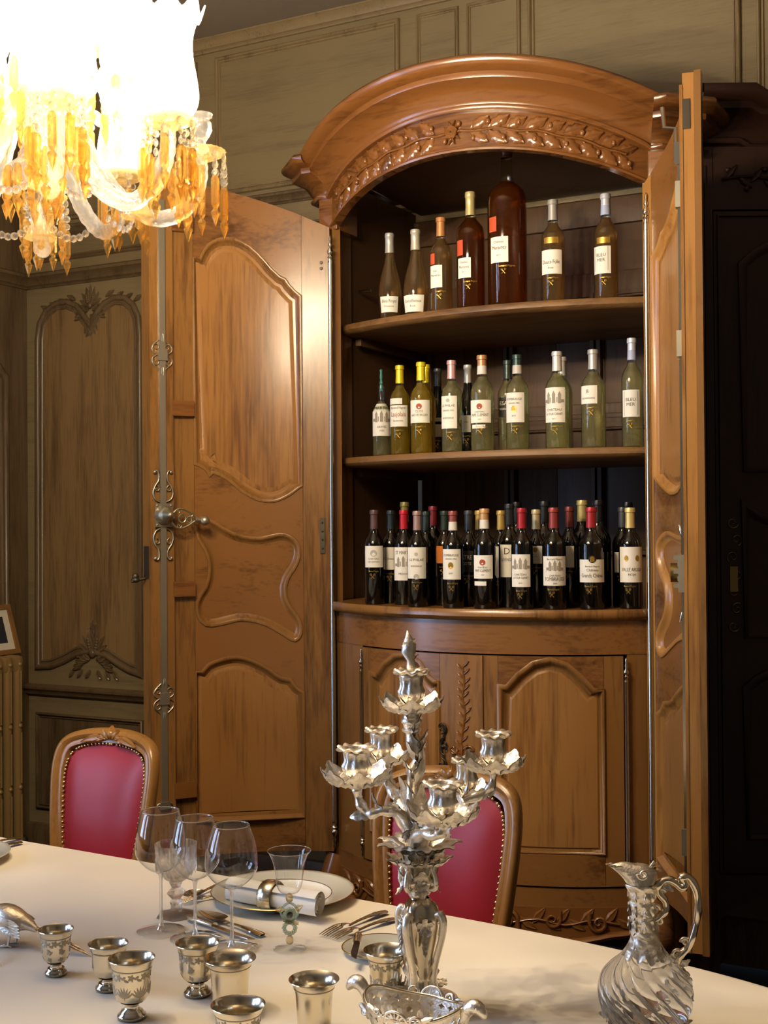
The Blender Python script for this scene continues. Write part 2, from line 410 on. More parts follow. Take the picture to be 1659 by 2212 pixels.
def dup(o, parent=None):
    c = o.copy(); COL.objects.link(c)
    if parent is not None: c.parent = parent
    for ch in list(o.children): dup(ch, c)
    return c
_tx = {}
def textmesh(s, align='CENTER'):           # flat lettering, height about 1
    if s in _tx: return _tx[s]
    cu = bpy.data.curves.new('lettering', 'FONT'); cu.body = s; cu.align_x = align; cu.resolution_u = 2; cu.size = 1
    ob = bpy.data.objects.new('lettering', cu); me = bpy.data.meshes.new_from_object(ob)
    r = ([tuple(v.co) for v in me.vertices], [list(p.vertices) for p in me.polygons])
    bpy.data.objects.remove(ob); bpy.data.meshes.remove(me); bpy.data.curves.remove(cu); _tx[s] = r; return r
ident = lambda a, b, d: (a, d, b)          # slab plane (a right, b up) with depth along y

# ================================================================== THE ROOM (cabinet frame: x = u along the wall, y into the wall)
def struct(name, mb, mat, smooth=35, **k):
    return part(name, mb, mat, None, smooth, True, L0, (0, 0, -TH), kind='structure', **k)
wallmp = lambda a, b, d: (a, YB - d, b)
# floor of boards
mb = MB(); mb.box(((UL + UR) / 2, (YF + YB) / 2, -0.062), (UR - UL + .4, YB - YF + .4, 0.08)); fl = struct('floor', mb, 'floor', 0)
bd = MB(); bd.bbox((0, 0, -0.011), (0.138, 1.6, 0.022), 0.002); bdm = mesh('board', bd, 'floor')
for i in range(10):
    for j in range(2):
        put('board', bdm, fl, (UL + 0.07 + i * 0.14, YB - 0.8 - j * 1.603 - (0.4 if i % 2 else 0), 0))
mb = MB(); mb.box(((UL + UR) / 2, (YF + YB) / 2, ZC + 0.05), (UR - UL + .3, YB - YF + .3, 0.1)); struct('ceiling', mb, 'plaster', 0)
mb = MB(); mb.box(((UL + UR) / 2, YF - 0.06, ZC / 2), (UR - UL, 0.12, ZC)); struct('wall_front', mb, 'wallpale', 0)
mb = MB(); mb.box((UR + 0.06, (YF + YB) / 2, ZC / 2), (0.12, YB - YF, ZC)); struct('wall_right', mb, 'wallpale', 0)
# left wall with two window openings
mb = MB()
rect = lambda a0, a1, b0, b1: [(a0, b0), (a1, b0), (a1, b1), (a0, b1)]
mb.slab([rect(YF, YB, 0, ZC)] + [rect(wy - hw, wy + hw, 0.75, 2.95) for wy, hw in WIN], 0, 0.16, lambda a, b, d: (UL - d, a, b))
wl = struct('wall_left', mb, 'oak_dark', 0)
for i, (wy, hw) in enumerate(WIN):
    mb = MB()
    for s in (-1, 1): mb.bbox((UL - 0.06, wy + s * (hw - 0.03), 1.85), (0.08, 0.06, 2.2), 0.006)
    for z in (0.78, 2.92): mb.bbox((UL - 0.06, wy, z), (0.08, 2 * hw, 0.06), 0.006)
    mb.bbox((UL - 0.06, wy, 1.85), (0.06, 0.05, 2.14), 0.006)
    for z in (1.5, 2.2): mb.bbox((UL - 0.06, wy, z), (0.03, 2 * hw - .1, 0.03), 0.004)
    wn = struct('window_%d' % (i + 1), mb, 'oak')
    for s in (-1, 1):
        for z0, z1 in ((0.81, 1.485), (1.515, 2.185), (2.215, 2.89)):
            p = MB(); p.box((UL - 0.06, wy + s * (hw / 2 - .003), (z0 + z1) / 2), (0.004, hw - .08, z1 - z0)); part('pane', p, 'pane', wn, 0)

# back wall with its oak panelling
mb = MB(); mb.box(((UL + UR) / 2, YB + 0.06, ZC / 2), (UR - UL + .24, 0.12, ZC)); wb = struct('wall_back', mb, 'oak_flat', 0)
MOLD = [(-0.012, 0.0), (-0.012, 0.012), (-0.004, 0.019), (0.006, 0.020), (0.014, 0.016), (0.018, 0.006), (0.026, 0.006), (0.03, 0.012), (0.036, 0.012), (0.042, 0.004), (0.05, 0.003)]
def wallpanel(loop, parent, mp, mat='oak_flat', mmat='oak', sc=1.0, field=True):
    m = MB(); m.loopsweep(loop, [(o * sc, d * sc) for o, d in MOLD], mp); part('moulding', m, mmat, parent, 50)
    if field:
        k = MB(); f = [(a, b) for a, b in loop]; k.slab([f], 0.0, 0.004, mp); part('panel', k, mat, parent, 0)
def upx(x, y=150): return on_wall(x, y, YB)[0]
ZT, ZB = 3.655, 3.05
ed = [upx(-150), upx(425), upx(470), upx(862), upx(903), upx(990), upx(1012), upx(1124), upx(1146), upx(1598), upx(1640), upx(1900)]
for a, b in zip(ed[0::2], ed[1::2]): wallpanel(rect(a, b, ZB, ZT), wb, wallmp, sc=1.0 if b - a > .3 else .7)
# string courses along the wall between the upper and the tall panels, and the dado rail
def course(z, prof, u0=UL, u1=UR, mat='oak_dark', name='moulding'):
    m = MB(); m.grid(2, len(prof), lambda i, j: (u0 + (u1 - u0) * i, YB - prof[round(j * (len(prof) - 1))][0], z + prof[round(j * (len(prof) - 1))][1])); part(name, m, mat, wb, 50)
CR1 = [(0, 0), (0.012, 0), (0.016, 0.008), (0.03, 0.012), (0.034, 0.022), (0.05, 0.04), (0.06, 0.045), (0.062, 0.058), (0.05, 0.066), (0, 0.07)]
course(2.735, CR1); course(2.97, [(a * .7, b * .7) for a, b in CR1]); course(2.855, [(a * .35, b * .35) for a, b in CR1])
course(3.69, CR1, mat='oak')
course(0.775, [(a * .8, b * .8) for a, b in CR1])
course(0.0, [(0, 0), (0.03, 0), (0.03, 0.13), (0.018, 0.16), (0, 0.165)], name='skirting')
tall_px = [(82, 1441), (82, 735), (86, 700), (100, 672), (122, 655), (146, 651), (168, 660), (182, 680), (196, 700), (209, 676), (226, 655), (248, 642), (272, 643), (290, 658), (301, 685), (304, 720), (306, 1458), (282, 1450), (258, 1436), (232, 1418), (200, 1408), (170, 1413), (140, 1429), (112, 1440)]
loop = [on_wall(x, y, YB) for x, y in tall_px]; wallpanel(loop, wb, wallmp, 'oak_mid', 'oak_dark', 0.9)
for dx in (0.66, 1.32):
    wallpanel([(a + dx, b) for a, b in loop], wb, wallmp, 'oak_mid', 'oak_dark', 0.9)
a0, a1 = min(p[0] for p in loop), max(p[0] for p in loop)
for dx in (0, 0.66, 1.32): wallpanel(rect(a0 + dx, a1 + dx, 0.24, 0.69), wb, wallmp, 'oak_dark', 'oak_dark', 0.9)
# left wall panel close to the corner
lmp = lambda a, b, d: (UL + d, a, b)
arch = lambda a0, a1, b0, b1, h: [(a0, b0), (a1, b0)] + [(a1 + (a0 - a1) * t / 12, b1 + h * sin(pi * t / 12) ** 0.7) for t in range(13)]
wallpanel(arch(-0.75, 0.60, 0.93, 2.3, 0.28), wl, lmp, 'oak_dark', 'oak_dark', 1.3)
wallpanel(rect(-0.75, 0.60, 0.24, 0.69), wl, lmp, 'oak_dark', 'oak_dark')
m = MB(); m.grid(2, len(CR1), lambda i, j: (UL + CR1[round(j * (len(CR1) - 1))][0], -1.8 + (YB + 1.8) * i, 2.735 + CR1[round(j * (len(CR1) - 1))][1])); part('moulding', m, 'oak_dark', wl, 50)

# carved leaves and scrolls used on wall, cabinet and chairs
def leaf(mb, mp, a, b, ang, ln, wd, ht=0.006, curl=0.0, lobes=0, n=7, base=0.0):
    ca, sa = cos(ang), sin(ang)
    def fn(i, j):
        t = i; w = wd / 2 * (sin(pi * min(1, t * 0.94 + 0.05)) ** 0.75)
        if lobes: w *= 0.72 + 0.28 * abs(cos(pi * lobes * t))
        s = (j * 2 - 1); bend = curl * t * t * ln
        x, y = t * ln, s * w + bend; d = base + ht * (1 - 0.75 * s * s) * (0.55 + 0.45 * sin(pi * t)) - 0.35 * ht * max(0, 1 - abs(s) * 5)
        if abs(s) > 0.99: d = base - 0.001
        return mp(a + x * ca - y * sa, b + x * sa + y * ca, d)
    mb.grid(n, 5, fn); return mb
def scroll(mb, mp, a, b, ang, size, turns=1.3, flip=1, r=0.004, d=0.004, tail=0.0):
    pts = []; N = 22
    for i in range(N + 1):
        t = i / N; th = flip * turns * 2 * pi * t; rr = size * (1 - 0.85 * t)
        pts.append((rr * cos(th), rr * sin(th)))
    if tail: pts = [(size, -flip * tail * k / 4) for k in (4, 3, 2, 1)] + pts
    ca, sa = cos(ang), sin(ang)
    mb.tube([mp(a + x * ca - y * sa, b + x * sa + y * ca, d) for x, y in pts], [r * (1 - 0.5 * i / len(pts)) for i in range(len(pts))], 6); return mb
def blob(mb, mp, a, b, d, r, sq=(1, .7, 1)):
    p = mp(a, b, d); mb.ball(p, r, 8, 5, sq); return mb
def palmette(mb, mp, a, b, s, up=1):
    for k in range(-3, 4):
        leaf(mb, mp, a, b, (pi / 2 + k * 0.42) * up, s * (1 - 0.1 * abs(k)), s * .34, s * .14, 0.15 * (-1 if k > 0 else 1 if k < 0 else 0), 2)
    for f in (-1, 1):
        scroll(mb, mp, a + f * s * .45, b - up * s * .18, 0 if f > 0 else pi, s * .26, 1.2, f, s * .06, s * .06)
        leaf(mb, mp, a + f * s * .1, b - up * s * .1, -up * pi / 2 + f * .9, s * .75, s * .25, s * .1, .2 * f, 2)
    blob(mb, mp, a, b, s * .1, s * .16)
    for k in range(10):
        f = (-1) ** k; q = (k // 2) / 5
        leaf(mb, mp, a + f * s * (.15 + .5 * q), b - up * s * (.25 + .2 * q), (0 if f > 0 else pi) + f * up * (.5 - 1.6 * q), s * .45, s * .24, s * .13, .25 * f, 2, base=.004)
        blob(mb, mp, a + f * s * (.12 + .12 * q), b + up * s * (.1 + .5 * q), s * .09, s * .07)
m = MB()
for dx in (0, 0.66, 1.32):
    ua, za = on_wall(196, 670, YB); palmette(m, wallmp, ua + dx, za + .02, 0.10, 1)
    for k in range(4): leaf(m, wallmp, ua + dx, za - .02 - .02 * k, -pi / 2 + .5 * (-1) ** k, .09 - .012 * k, .045, .014, 0, 2)
    for f in (-1, 1):
        for k in range(4): leaf(m, wallmp, ua + dx + f * (.09 + .055 * k), za + .055 - .012 * k, pi / 2 - f * 1.1, .06, .03, .01, 0, 2)
part('carving', m, 'carve', wb, 60)
m = MB()
for dx in (0, 0.66, 1.32):
    ua, za = on_wall(203, 1420, YB); palmette(m, wallmp, ua + dx, za + .02, 0.13, 1)
    for k in range(5): leaf(m, wallmp, ua + dx + .01 * (-1) ** k, za + .05 + .02 * k, pi / 2 + .35 * (-1) ** k, .09 - .01 * k, .05, .02, 0, 2)
    for f in (-1, 1):
        for k in range(3): leaf(m, wallmp, ua + dx + f * (.02 + .05 * k), za - .06, -pi / 2 + f * .6, .05, .03, .016, 0, 1)
part('carving', m, 'carve', wb, 60)

# ------------------------------------------------------------------ radiator on the left wall, picture on top of it
rad = thing('radiator', 'brown-gold painted ribbed cast iron radiator in the left corner under a small picture', 'radiator', c2w(UL + 0.15, 0.10), -TH)
sec = MB()
for s in (-1, 1):
    sec.tube([(s * 0.055, 0, 0.08), (s * 0.055, 0, 0.10), (s * .055, 0, .92), (s * .055, 0, .975), (s * .05, 0, .995)], [.016, .022, .022, .022, .014], 10, ell=(1, 1))
    for k in range(3): sec.tube([(s * 0.0805, 0, .14 + k * .28), (s * .0805, 0, .37 + k * .28)], .0045, 6)
    for k in range(4): sec.ball((s * .072, 0, .12 + k * .28), .012, 8, 6)
sec.bbox((0, 0, .96), (.15, .05, .08), .02); sec.bbox((0, 0, .12), (.15, .05, .08), .02)
secm = mesh('radiator_section', sec, 'radiator', 50)
for k in range(13): put('radiator_section', secm, rad, (0, 0.36 - k * 0.062, 0))
for k in (0, 12):
    m = MB(); m.bbox((0, 0.36 - k * .062, .04), (.15, .04, .08), .008); part('foot', m, 'radiator', rad)
m = MB(); m.tube([(.02, .385, .14), (.02, .43, .14), (.02, .445, .12), (.02, .445, .0)], .013, 8); m.ball((.02, .43, .14), .024); part('valve_pipe', m, 'iron_dark', rad)
# picture frame leaning back on the radiator against the wall
fy = 0.30
for _ in range(40):
    x = proj(c2w(UL + .135, fy, 1.0))[0]; fy += (40 - x) * 0.002
fr = thing('picture_frame', 'small pale wood picture frame leaning back on the radiator by the left corner', 'picture', c2w(UL + 0.135, fy, 0.9965), -TH)
fh, fw_ = 0.235, 0.34
tilt = radians(17)
fmp = lambda a, b, d: (-b * sin(tilt) + d * cos(tilt), -a, b * cos(tilt) + d * sin(tilt))
m = MB(); m.slab([rect(0, fw_, 0, fh), rect(.022, fw_ - .022, .022, fh - .022)], 0, .018, fmp); part('frame', m, 'chairwood', fr, 0)
m = MB(); m.slab([rect(.02, fw_ - .02, .02, fh - .02), rect(.055, fw_ - .055, .055, fh - .055)], .004, .009, fmp); part('mount', m, 'mat', fr, 0)
m = MB(); m.slab([rect(.03, fw_ - .03, .03, fh - .03)], .002, .006, fmp); part('picture', m, 'picture', fr, 0)

# ================================================================== THE CABINET
WU, SAG = 1.155, 0.22
RB = ((WU / 2) ** 2 + SAG ** 2) / (2 * SAG)
AA = math.asin(WU / 2 / RB); SL = 2 * AA * RB              # arc length of the bow
def bow(s, d=0.0, R=RB):                                   # arc position, d towards the inside -> local (x, y)
    a = -AA + s / R if R == RB else -AA + s / RB
    r = RB - d; return WU / 2 + r * sin(a), (RB - SAG) - r * cos(a)
bmp = lambda a, b, d: (*bow(a, -d), b)                     # d outwards
def on_bow(px, py, out=0.0):                               # picture point on the bowed front -> (s, z)
    lo, hi = 0.0, SL
    for _ in range(40):
        mid = (lo + hi) / 2; x, y = bow(mid, -out)
        if proj(c2w(x, y, 1.58 - (py - 1130) / 660))[0] < px: lo = mid
        else: hi = mid
    x, y = bow(lo, -out); p = c2w(x, y, 0); d = ray(px, py); k = (p.xy.length) / d.xy.length
    return lo, EYE.z + d.z * k
CUTS = [SL * i / 24 for i in range(1, 24)]
cab = thing('armoire', 'large bow-fronted cherry wood cabinet with both tall doors open, holding the wine bottles', 'cabinet', L0, -TH)
ZD0, ZD1, RISE = 0.44, 2.635, 0.128                       # door bottom, spring of the arch, its rise
def archz(s): t = s / SL; return RISE * (1 - (2 * t - 1) ** 2)
# posts
for s0, s1, nm in ((-0.055, 0.012, 0), (SL - 0.012, SL + 0.045, 1)):
    m = MB(); m.slab([rect(s0, s1, 0.0, 2.80)], -0.03, 0.0, bmp, [s0 + .02]); part('post', m, 'cherry', cab, 30)
    x0 = -0.05 if nm == 0 else WU + 0.001
    m = MB(); m.bbox((x0 + .022, 0.085, 1.4), (0.045, 0.14, 2.8), .004); part('post', m, 'cherry', cab)
# carcass
for x, nm in ((-0.03, 0), (WU + 0.03, 1)):
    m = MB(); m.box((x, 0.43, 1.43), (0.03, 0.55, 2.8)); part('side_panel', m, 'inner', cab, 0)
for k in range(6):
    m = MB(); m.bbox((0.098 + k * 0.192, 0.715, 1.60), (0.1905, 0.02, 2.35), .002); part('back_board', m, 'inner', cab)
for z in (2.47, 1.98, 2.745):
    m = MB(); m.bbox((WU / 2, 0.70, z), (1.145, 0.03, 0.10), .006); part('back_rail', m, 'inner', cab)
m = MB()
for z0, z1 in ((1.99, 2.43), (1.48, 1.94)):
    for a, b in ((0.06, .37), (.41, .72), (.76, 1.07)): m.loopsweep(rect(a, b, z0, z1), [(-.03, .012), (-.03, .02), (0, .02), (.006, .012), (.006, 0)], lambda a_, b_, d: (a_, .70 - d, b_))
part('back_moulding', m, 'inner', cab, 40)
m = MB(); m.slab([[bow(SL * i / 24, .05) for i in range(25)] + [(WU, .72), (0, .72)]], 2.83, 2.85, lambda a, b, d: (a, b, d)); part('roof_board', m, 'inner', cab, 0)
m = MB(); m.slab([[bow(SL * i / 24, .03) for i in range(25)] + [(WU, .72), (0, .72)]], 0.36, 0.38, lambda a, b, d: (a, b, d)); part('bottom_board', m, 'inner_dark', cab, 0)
# frieze over the opening, with its oak garland
FB = ZD1
def ft(s): return .106 + .020 * archz(s) / RISE
m = MB()
lo = [(SL * i / 32, FB + archz(SL * i / 32)) for i in range(33)]; hi = [(s, z + ft(s)) for s, z in lo][::-1]
m.slab([lo + hi], -0.03, 0.0, bmp, CUTS); frz = part('frieze', m, 'cherry_deep', cab, 30)
m = MB(); m.loopsweep(lo, [(0, -.03), (0, .004), (.006, .006), (.010, .003), (.010, 0)], bmp, False); part('bead', m, 'cherry_deep', frz, 50)
def oakleaf():
    m = MB(); leaf(m, lambda a, b, d: (a, -d, b), 0, 0, 0, 0.085, 0.052, 0.011, 0.1, 3, 13); return mesh('carved_leaf', m, 'cherry_deep', 70)
olm = oakleaf(); olm2 = MB(); leaf(olm2, lambda a, b, d: (a, -d, b), 0, 0, 0, 0.085, 0.052, 0.011, -0.1, 3, 13); olm2 = mesh('carved_leaf', olm2, 'cherry_deep', 70)
def stick(me, s, z, ang, sc, par, dd=0.001):
    x, y = bow(s, -dd); a = -AA + s / RB; o = put('carved_leaf', me, par, (x, y, z)); o.scale = (sc, sc, sc)
    o.rotation_euler = (Matrix.Rotation(a, 3, 'Z') @ Matrix.Rotation(-ang, 3, 'Y')).to_euler(); return o
for side in (-1, 1):
    for k in range(9):
        s = SL / 2 + side * (0.065 + 0.058 * k); z = FB + archz(s) + ft(s) * .5; sl = atan2(archz(s + .01 * side) - archz(s), .01)
        up = 1 if k % 2 else -1
        for q, (da, dz) in enumerate(((0.85, .006), (-0.85, -.006))):
            stick(olm if q else olm2, s, z + dz, (0 if side > 0 else pi) + side * (da * .75 + sl), 0.80 + 0.06 * (k % 2) - (.12 if k == 8 else 0), frz)
m = MB(); m.tube([bmp(SL / 2 + (i - 20) * .0275, FB + archz(SL / 2 + (i - 20) * .0275) + ft(SL / 2 + (i - 20) * .0275) * .5 + .004 * sin(i * 1.3), .004) for i in range(41)], .0045, 6)
for i in range(24):
    s = SL * (i + 1.5) / 26; p = bmp(s, FB + archz(s) + ft(s) * (.5 + .2 * (-1) ** i), .005); m.ball(p, .0085, 8, 5, (1, .8, 1.2))
for k in range(5):
    for f in (-1, 1): leaf(m, bmp, SL / 2 + f * .008, FB + RISE + ft(SL / 2) * .5, pi / 2 + f * (.4 + k * .55), .042, .014, .014, .1 * f, 0)
    scroll(m, bmp, SL / 2, FB + RISE + ft(SL / 2) * .5, k * 1.26, .02, 1.0, 1, .004, .012)
part('garland_stem', m, 'cherry_deep', frz, 60)
# cornice: profile swept along the bow, with an ear at each end
CP = [(0.0, 0.0), (0.018, 0.0), (0.022, 0.006), (0.022, 0.012), (0.014, 0.016), (0.014, 0.02), (0.022, 0.03), (0.036, 0.05), (0.056, 0.066), (0.084, 0.075), (0.086, 0.082), (0.086, 0.092), (0.098, 0.096), (0.112, 0.103), (0.121, 0.113), (0.122, 0.123), (0.115, 0.132), (0.1, 0.136), (0.0, 0.14)]
def sweep_plan(mb, path, prof, close=False):
    """path: (x, y, z, (nx, ny)) with outward normal already mitred"""
    k = len(prof); vs = []; fs = []
    for x, y, z, (nx, ny) in path: vs += [(x + nx * o, y + ny * o, z + h) for o, h in prof]
    for i in range(len(path) - 1):
        for j in range(k - 1): fs.append([i * k + j, (i + 1) * k + j, (i + 1) * k + j + 1, i * k + j + 1])
    mb.add(vs, fs); return mb
path = []
for i in range(49):
    s = SL * i / 48; x, y = bow(s); a = -AA + s / RB; path.append((x, y, FB + archz(s) + ft(s) - .004, (sin(a), -cos(a)) if 0 < i < 48 else ((.387 if i else -.387), -1.0)))
m = MB(); sweep_plan(m, path, [(a, b * 1.06) for a, b in CP]); part('cornice', m, 'cherry_deep', cab, 40)
e = 0.055; zE = FB + ft(0) - .004
for sg in (-1, 1):
    x0 = 0.0 if sg < 0 else WU
    pl = [(x0, 0.0, (sg * .387, -1.0)), (x0 + sg * .035, 0.0, (sg * .414, -1)), (x0 + sg * .085, .05, (sg, -.414)), (x0 + sg * .085, .2, (sg, 0)), (x0 + sg * .085, .715, (sg, 0))]
    m = MB(); sweep_plan(m, [(x, y, zE, n) for x, y, n in pl], [(a, b * 1.06) for a, b in CP]); part('cornice_ear', m, 'cherry_deep', cab, 40)
    m = MB(); m.bbox((x0 + sg * .01, .07, zE - .03), (.075, .15, .16), .006); part('frieze_block', m, 'cherry_deep', cab)
# shelves and counter
def shelf_front(u, sag=0.13, y0=0.075): t = u / WU; return y0 - sag * (1 - (2 * t - 1) ** 2)
def shelf(z, th, front, u0, u1, name, mat):
    prof = [(0.02, 0), (0.006, -0.0), (0.0, -th * .25), (0.0, -th * .6), (.008, -th * .85), (.025, -th)]
    def fn(i, j):
        u = u0 + (u1 - u0) * i; k = round(j * 7)
        if k == 0: return (u, 0.70, z)
        if k == 7: return (u, 0.70, z - th)
        o, h = prof[k - 1]; return (u, front(u) + o, z + h)
    m = MB(); m.grid(29, 8, fn); return part(name, m, mat, cab, 40)
Z1, Z2, Z3 = 2.30, 1.823, 1.315
shelf(Z1, .034, shelf_front, 0.0, WU, 'shelf', 'shelfwood'); shelf(Z2, .034, shelf_front, 0.0, WU, 'shelf', 'shelfwood')
def counter_front(u):
    t = max(0, min(1, u / WU)); a = math.asin(max(-1, min(1, (u - WU / 2) / RB))); return (RB - SAG) - RB * cos(a) - 0.03
shelf(Z3, .036, counter_front, 0.01, WU - .01, 'counter', 'cherry')
for z in (Z1, Z2):                                         # battens under the shelves
    for x in (0.0, WU):
        m = MB(); m.bbox((x + (.012 if x == 0 else -.012), .42, z - .05), (.024, .5, .03), .004); part('shelf_batten', m, 'inner', cab)
m = MB(); m.tube([(.0, .2, 2.44), (.05, .2, 2.44)], .006, 8); part('shelf_peg', m, 'steel', cab)
# rails of the lower front
m = MB(); m.slab([rect(.012, SL - .012, 1.175, 1.282)], -.03, -.002, bmp, CUTS); part('upper_rail', m, 'cherry_rail', cab, 30)
m = MB(); m.slab([rect(.012, SL - .012, .395, .455)], -.03, -.002, bmp, CUTS); part('lower_rail', m, 'cherry_rail', cab, 30)
def inset(lp, o):
    m = MB(); m.loopsweep(lp, [(o, 0)], lambda a, b, d: (a, b, 0)); return [(v[0], v[1]) for v in m.v]
# lower doors
sL, zt = on_bow(786, 1352); sM, _ = on_bow(1036, 1373); sR, _ = on_bow(1345, 1376)
DZ0, DZ1 = 0.462, 1.17
def lower_door(s0, s1, loop_px, bot, name, knob):
    dr = empty(name, cab)
    up = [on_bow(*p) for p in loop_px]; b0 = up[0][0]; b1 = up[-1][0]; zb = bot
    zl = up[0][1]; zr = up[-1][1]; zm = (zl + zr) / 2
    up = [(s, z) for s, z in up]
    cu = [s0 + (s1 - s0) * i / 16 for i in range(1, 16)]
    def sl(name, lp, mat, d0=-.022, d1=.004): m = MB(); m.slab([lp], d0, d1, bmp, cu); part(name, m, mat, dr, 25)
    g = .0012
    sl('stile', rect(s0, b0 - g, DZ0, DZ1), 'cherry'); sl('stile', rect(b1 + g, s1, DZ0, DZ1), 'cherry')
    sl('rail', rect(b0, b1, DZ0, zb - g), 'cherry_rail'); sl('rail', up + [(b1, DZ1), (b0, DZ1)], 'cherry_rail')
    lp = [(b0, zb)] + [(b1, zb)] + up[::-1]
    m = MB(); m.loopsweep(lp, [(-.004, .003), (-.003, .010), (.004, .013), (.012, .010), (.016, .002), (.022, -.003), (.03, -.005), (.034, -.004)], bmp); part('moulding', m, 'cherry', dr, 50)
    m = MB(); m.slab([lp], -.016, -.006, bmp, cu); part('panel', m, 'cherry_panel', dr, 25)
    inn = inset(lp, .042)
    m = MB(); m.loopsweep(inn, [(-.012, -.006), (0, -.002)], bmp); m.slab([inn], -.010, -.002, bmp, cu); part('panel_field', m, 'cherry_panel', dr, 25)
    return dr, b0, b1
dl, lb0, lb1 = lower_door(sL, sM - .001, [(802, 1450), (816, 1456), (830, 1432), (854, 1413), (882, 1410), (910, 1429), (929, 1460), (940, 1470), (951, 1472)], .56, 'lower_door', 1)
dr_, rb0, rb1 = lower_door(sM + .001, sR, [(1077, 1479), (1094, 1481), (1117, 1455), (1150, 1430), (1188, 1421), (1225, 1432), (1258, 1460), (1282, 1488), (1304, 1488)], .56, 'lower_door', 0)
m = MB(); a0 = on_bow(962, 1600)[0]; m.slab([rect(a0 + .055, sM + .012, DZ0, DZ1)], .003, .012, bmp); part('astragal', m, 'cherry', dl, 25)
for a_, b_ in ((.0125, sL - .0135), (sR + .0155, SL - .0125)):
    m = MB(); m.slab([rect(a_, b_, .4555, 1.1745)], -.03, -.004, bmp, [(a_ + b_) / 2]); part('lower_stile', m, 'cherry', cab, 30)
# flower stem carved on the middle stile
m = MB(); sc_, zc_ = on_bow(1005, 1530)
pts = [on_bow(*p) for p in ((1003, 1440), (1006, 1475), (1003, 1505), (1008, 1540), (1003, 1580), (1000, 1620), (1006, 1650))]
m.tube([bmp(a, b, .012) for a, b in cr(pts, 4)], .0035, 6)
for i, (a, b) in enumerate(cr(pts, 4)):
    f = (-1) ** i; leaf(m, bmp, a, b, pi / 2 - f * .8, .028, .012, .006, 0, 1, base=.012)
a, b = on_bow(1000, 1632)
for k in range(6): leaf(m, bmp, a, b, pi * 2 * k / 6 + .3, .04, .018, .008, .2, 1, base=.012)
for f in (-1, 1): scroll(m, bmp, a + f * .025, b + .02, 0, .016, 1.2, f, .004, .015)
part('carving', m, 'cherry_deep', dl, 60)
m = MB(); a, _ = on_bow(960, 1600)
for z0, f in ((on_bow(960, 1570)[1], 1), (on_bow(960, 1650)[1], -1)):
    scroll(m, bmp, a - .004, z0, -f * pi / 2, .02, 1.1, f, .0032, .012); scroll(m, bmp, a + .006, z0 - f * .05, f * pi / 2, .018, 1.1, f, .0032, .012)
m.tube([bmp(a + .006 * sin(k), on_bow(960, 1565 + k * 10)[1], .012) for k in range(10)], .003, 6)
part('escutcheon', m, 'iron_dark', dl, 60)
# hinge rods: long steel pivots with turned finials
def rod(mb, x, y, z0, z1, r):
    fin = lambda z, sg: [(0, z + sg * 12 * r), (.35 * r, z + sg * 11 * r), (.6 * r, z + sg * 10 * r), (.3 * r, z + sg * 9 * r), (.9 * r, z + sg * 7.6 * r), (.35 * r, z + sg * 6.6 * r), (1.35 * r, z + sg * 5 * r), (1.2 * r, z + sg * 4 * r), (.5 * r, z + sg * 3.3 * r), (1.3 * r, z + sg * 2.6 * r), (.7 * r, z + sg * 1.8 * r), (1.1 * r, z + sg * .4 * r)]
    mb.lathe(fin(z0, -1) + [(r, z0), (r, z1)] + fin(z1, 1)[::-1], 12, (x, y, 0)); return mb
for s, nm in ((sL - .006, 0), (sR + .008, 1)):
    x, y = bow(s, -.008); m = MB(); rod(m, x, y, .54 if nm else .54, 1.09, .0065); part('hinge_rod', m, 'steel', cab, 60)
for px_, dz_ in ((718, 4.455), (1403, 3.915)):
    x, y, _ = w2c(at_y(px_, 1200, dz_)); m = MB(); rod(m, x, y, .55, 2.5, .0085); part('hinge_rod', m, 'steel', cab, 60)
# apron and feet
def apz(s):
    t = s / SL; return .305 + .02 * cos(t * 4 * pi) * (1 if .1 < t < .9 else .4) - .03 * (t < .04 or t > .96)
m = MB(); lo = [(SL * i / 40, apz(SL * i / 40)) for i in range(41)]; m.slab([lo + [(SL, .397), (0, .397)]], -.03, .002, bmp, CUTS); apr = part('apron', m, 'cherry_deep', cab, 30)
m = MB(); m.loopsweep(lo, [(-.004, -.03), (-.004, .012), (.006, .018), (.014, .012), (.016, .002)], bmp, False); part('moulding', m, 'cherry_deep', apr, 50)
m = MB()
for f in (-1, 1):
    c = SL / 2
    scroll(m, bmp, c + f * .16, .355, 0 if f > 0 else pi, .034, 1.5, f, .008, .008, .03); scroll(m, bmp, c + f * .44, .352, pi if f > 0 else 0, .028, 1.4, f, .007, .008, .03)
    scroll(m, bmp, c + f * .07, .35, pi if f > 0 else 0, .022, 1.3, -f, .005, .008)
    scroll(m, bmp, c + f * .30, .36, 0 if f > 0 else pi, .024, 1.3, -f, .005, .008, .03)
    for k in range(9): leaf(m, bmp, c + f * (.2 + .037 * k), .355 + .006 * (-1) ** k, (0 if f > 0 else pi) + (.7 if k % 2 else -.7), .06, .034, .010, .15, 2)
    m.tube([bmp(c + f * (.03 + .028 * k), .353 + .008 * sin(k), .006) for k in range(18)], .004, 6)
part('carving', m, 'cherry_deep', apr, 60)
for s, sg in ((.01, -1), (SL - .01, 1)):
    x, y = bow(s); m = MB()
    m.tube([(x, y + .02, .42), (x + sg * .01, y - .005, .34), (x + sg * .02, y - .02, .26), (x + sg * .01, y - .005, .16), (x, y + .01, .08), (x + sg * .01, y - .01, .03), (x + sg * .01, y - .01, .0)], [.045, .05, .045, .03, .022, .035, .038], 12)
    m.ball((x + sg * .02, y - .03, .31), .048, 14, 10, (1, 1, 1.15))
    part('scroll_foot', m, 'cherry_deep', cab, 60)

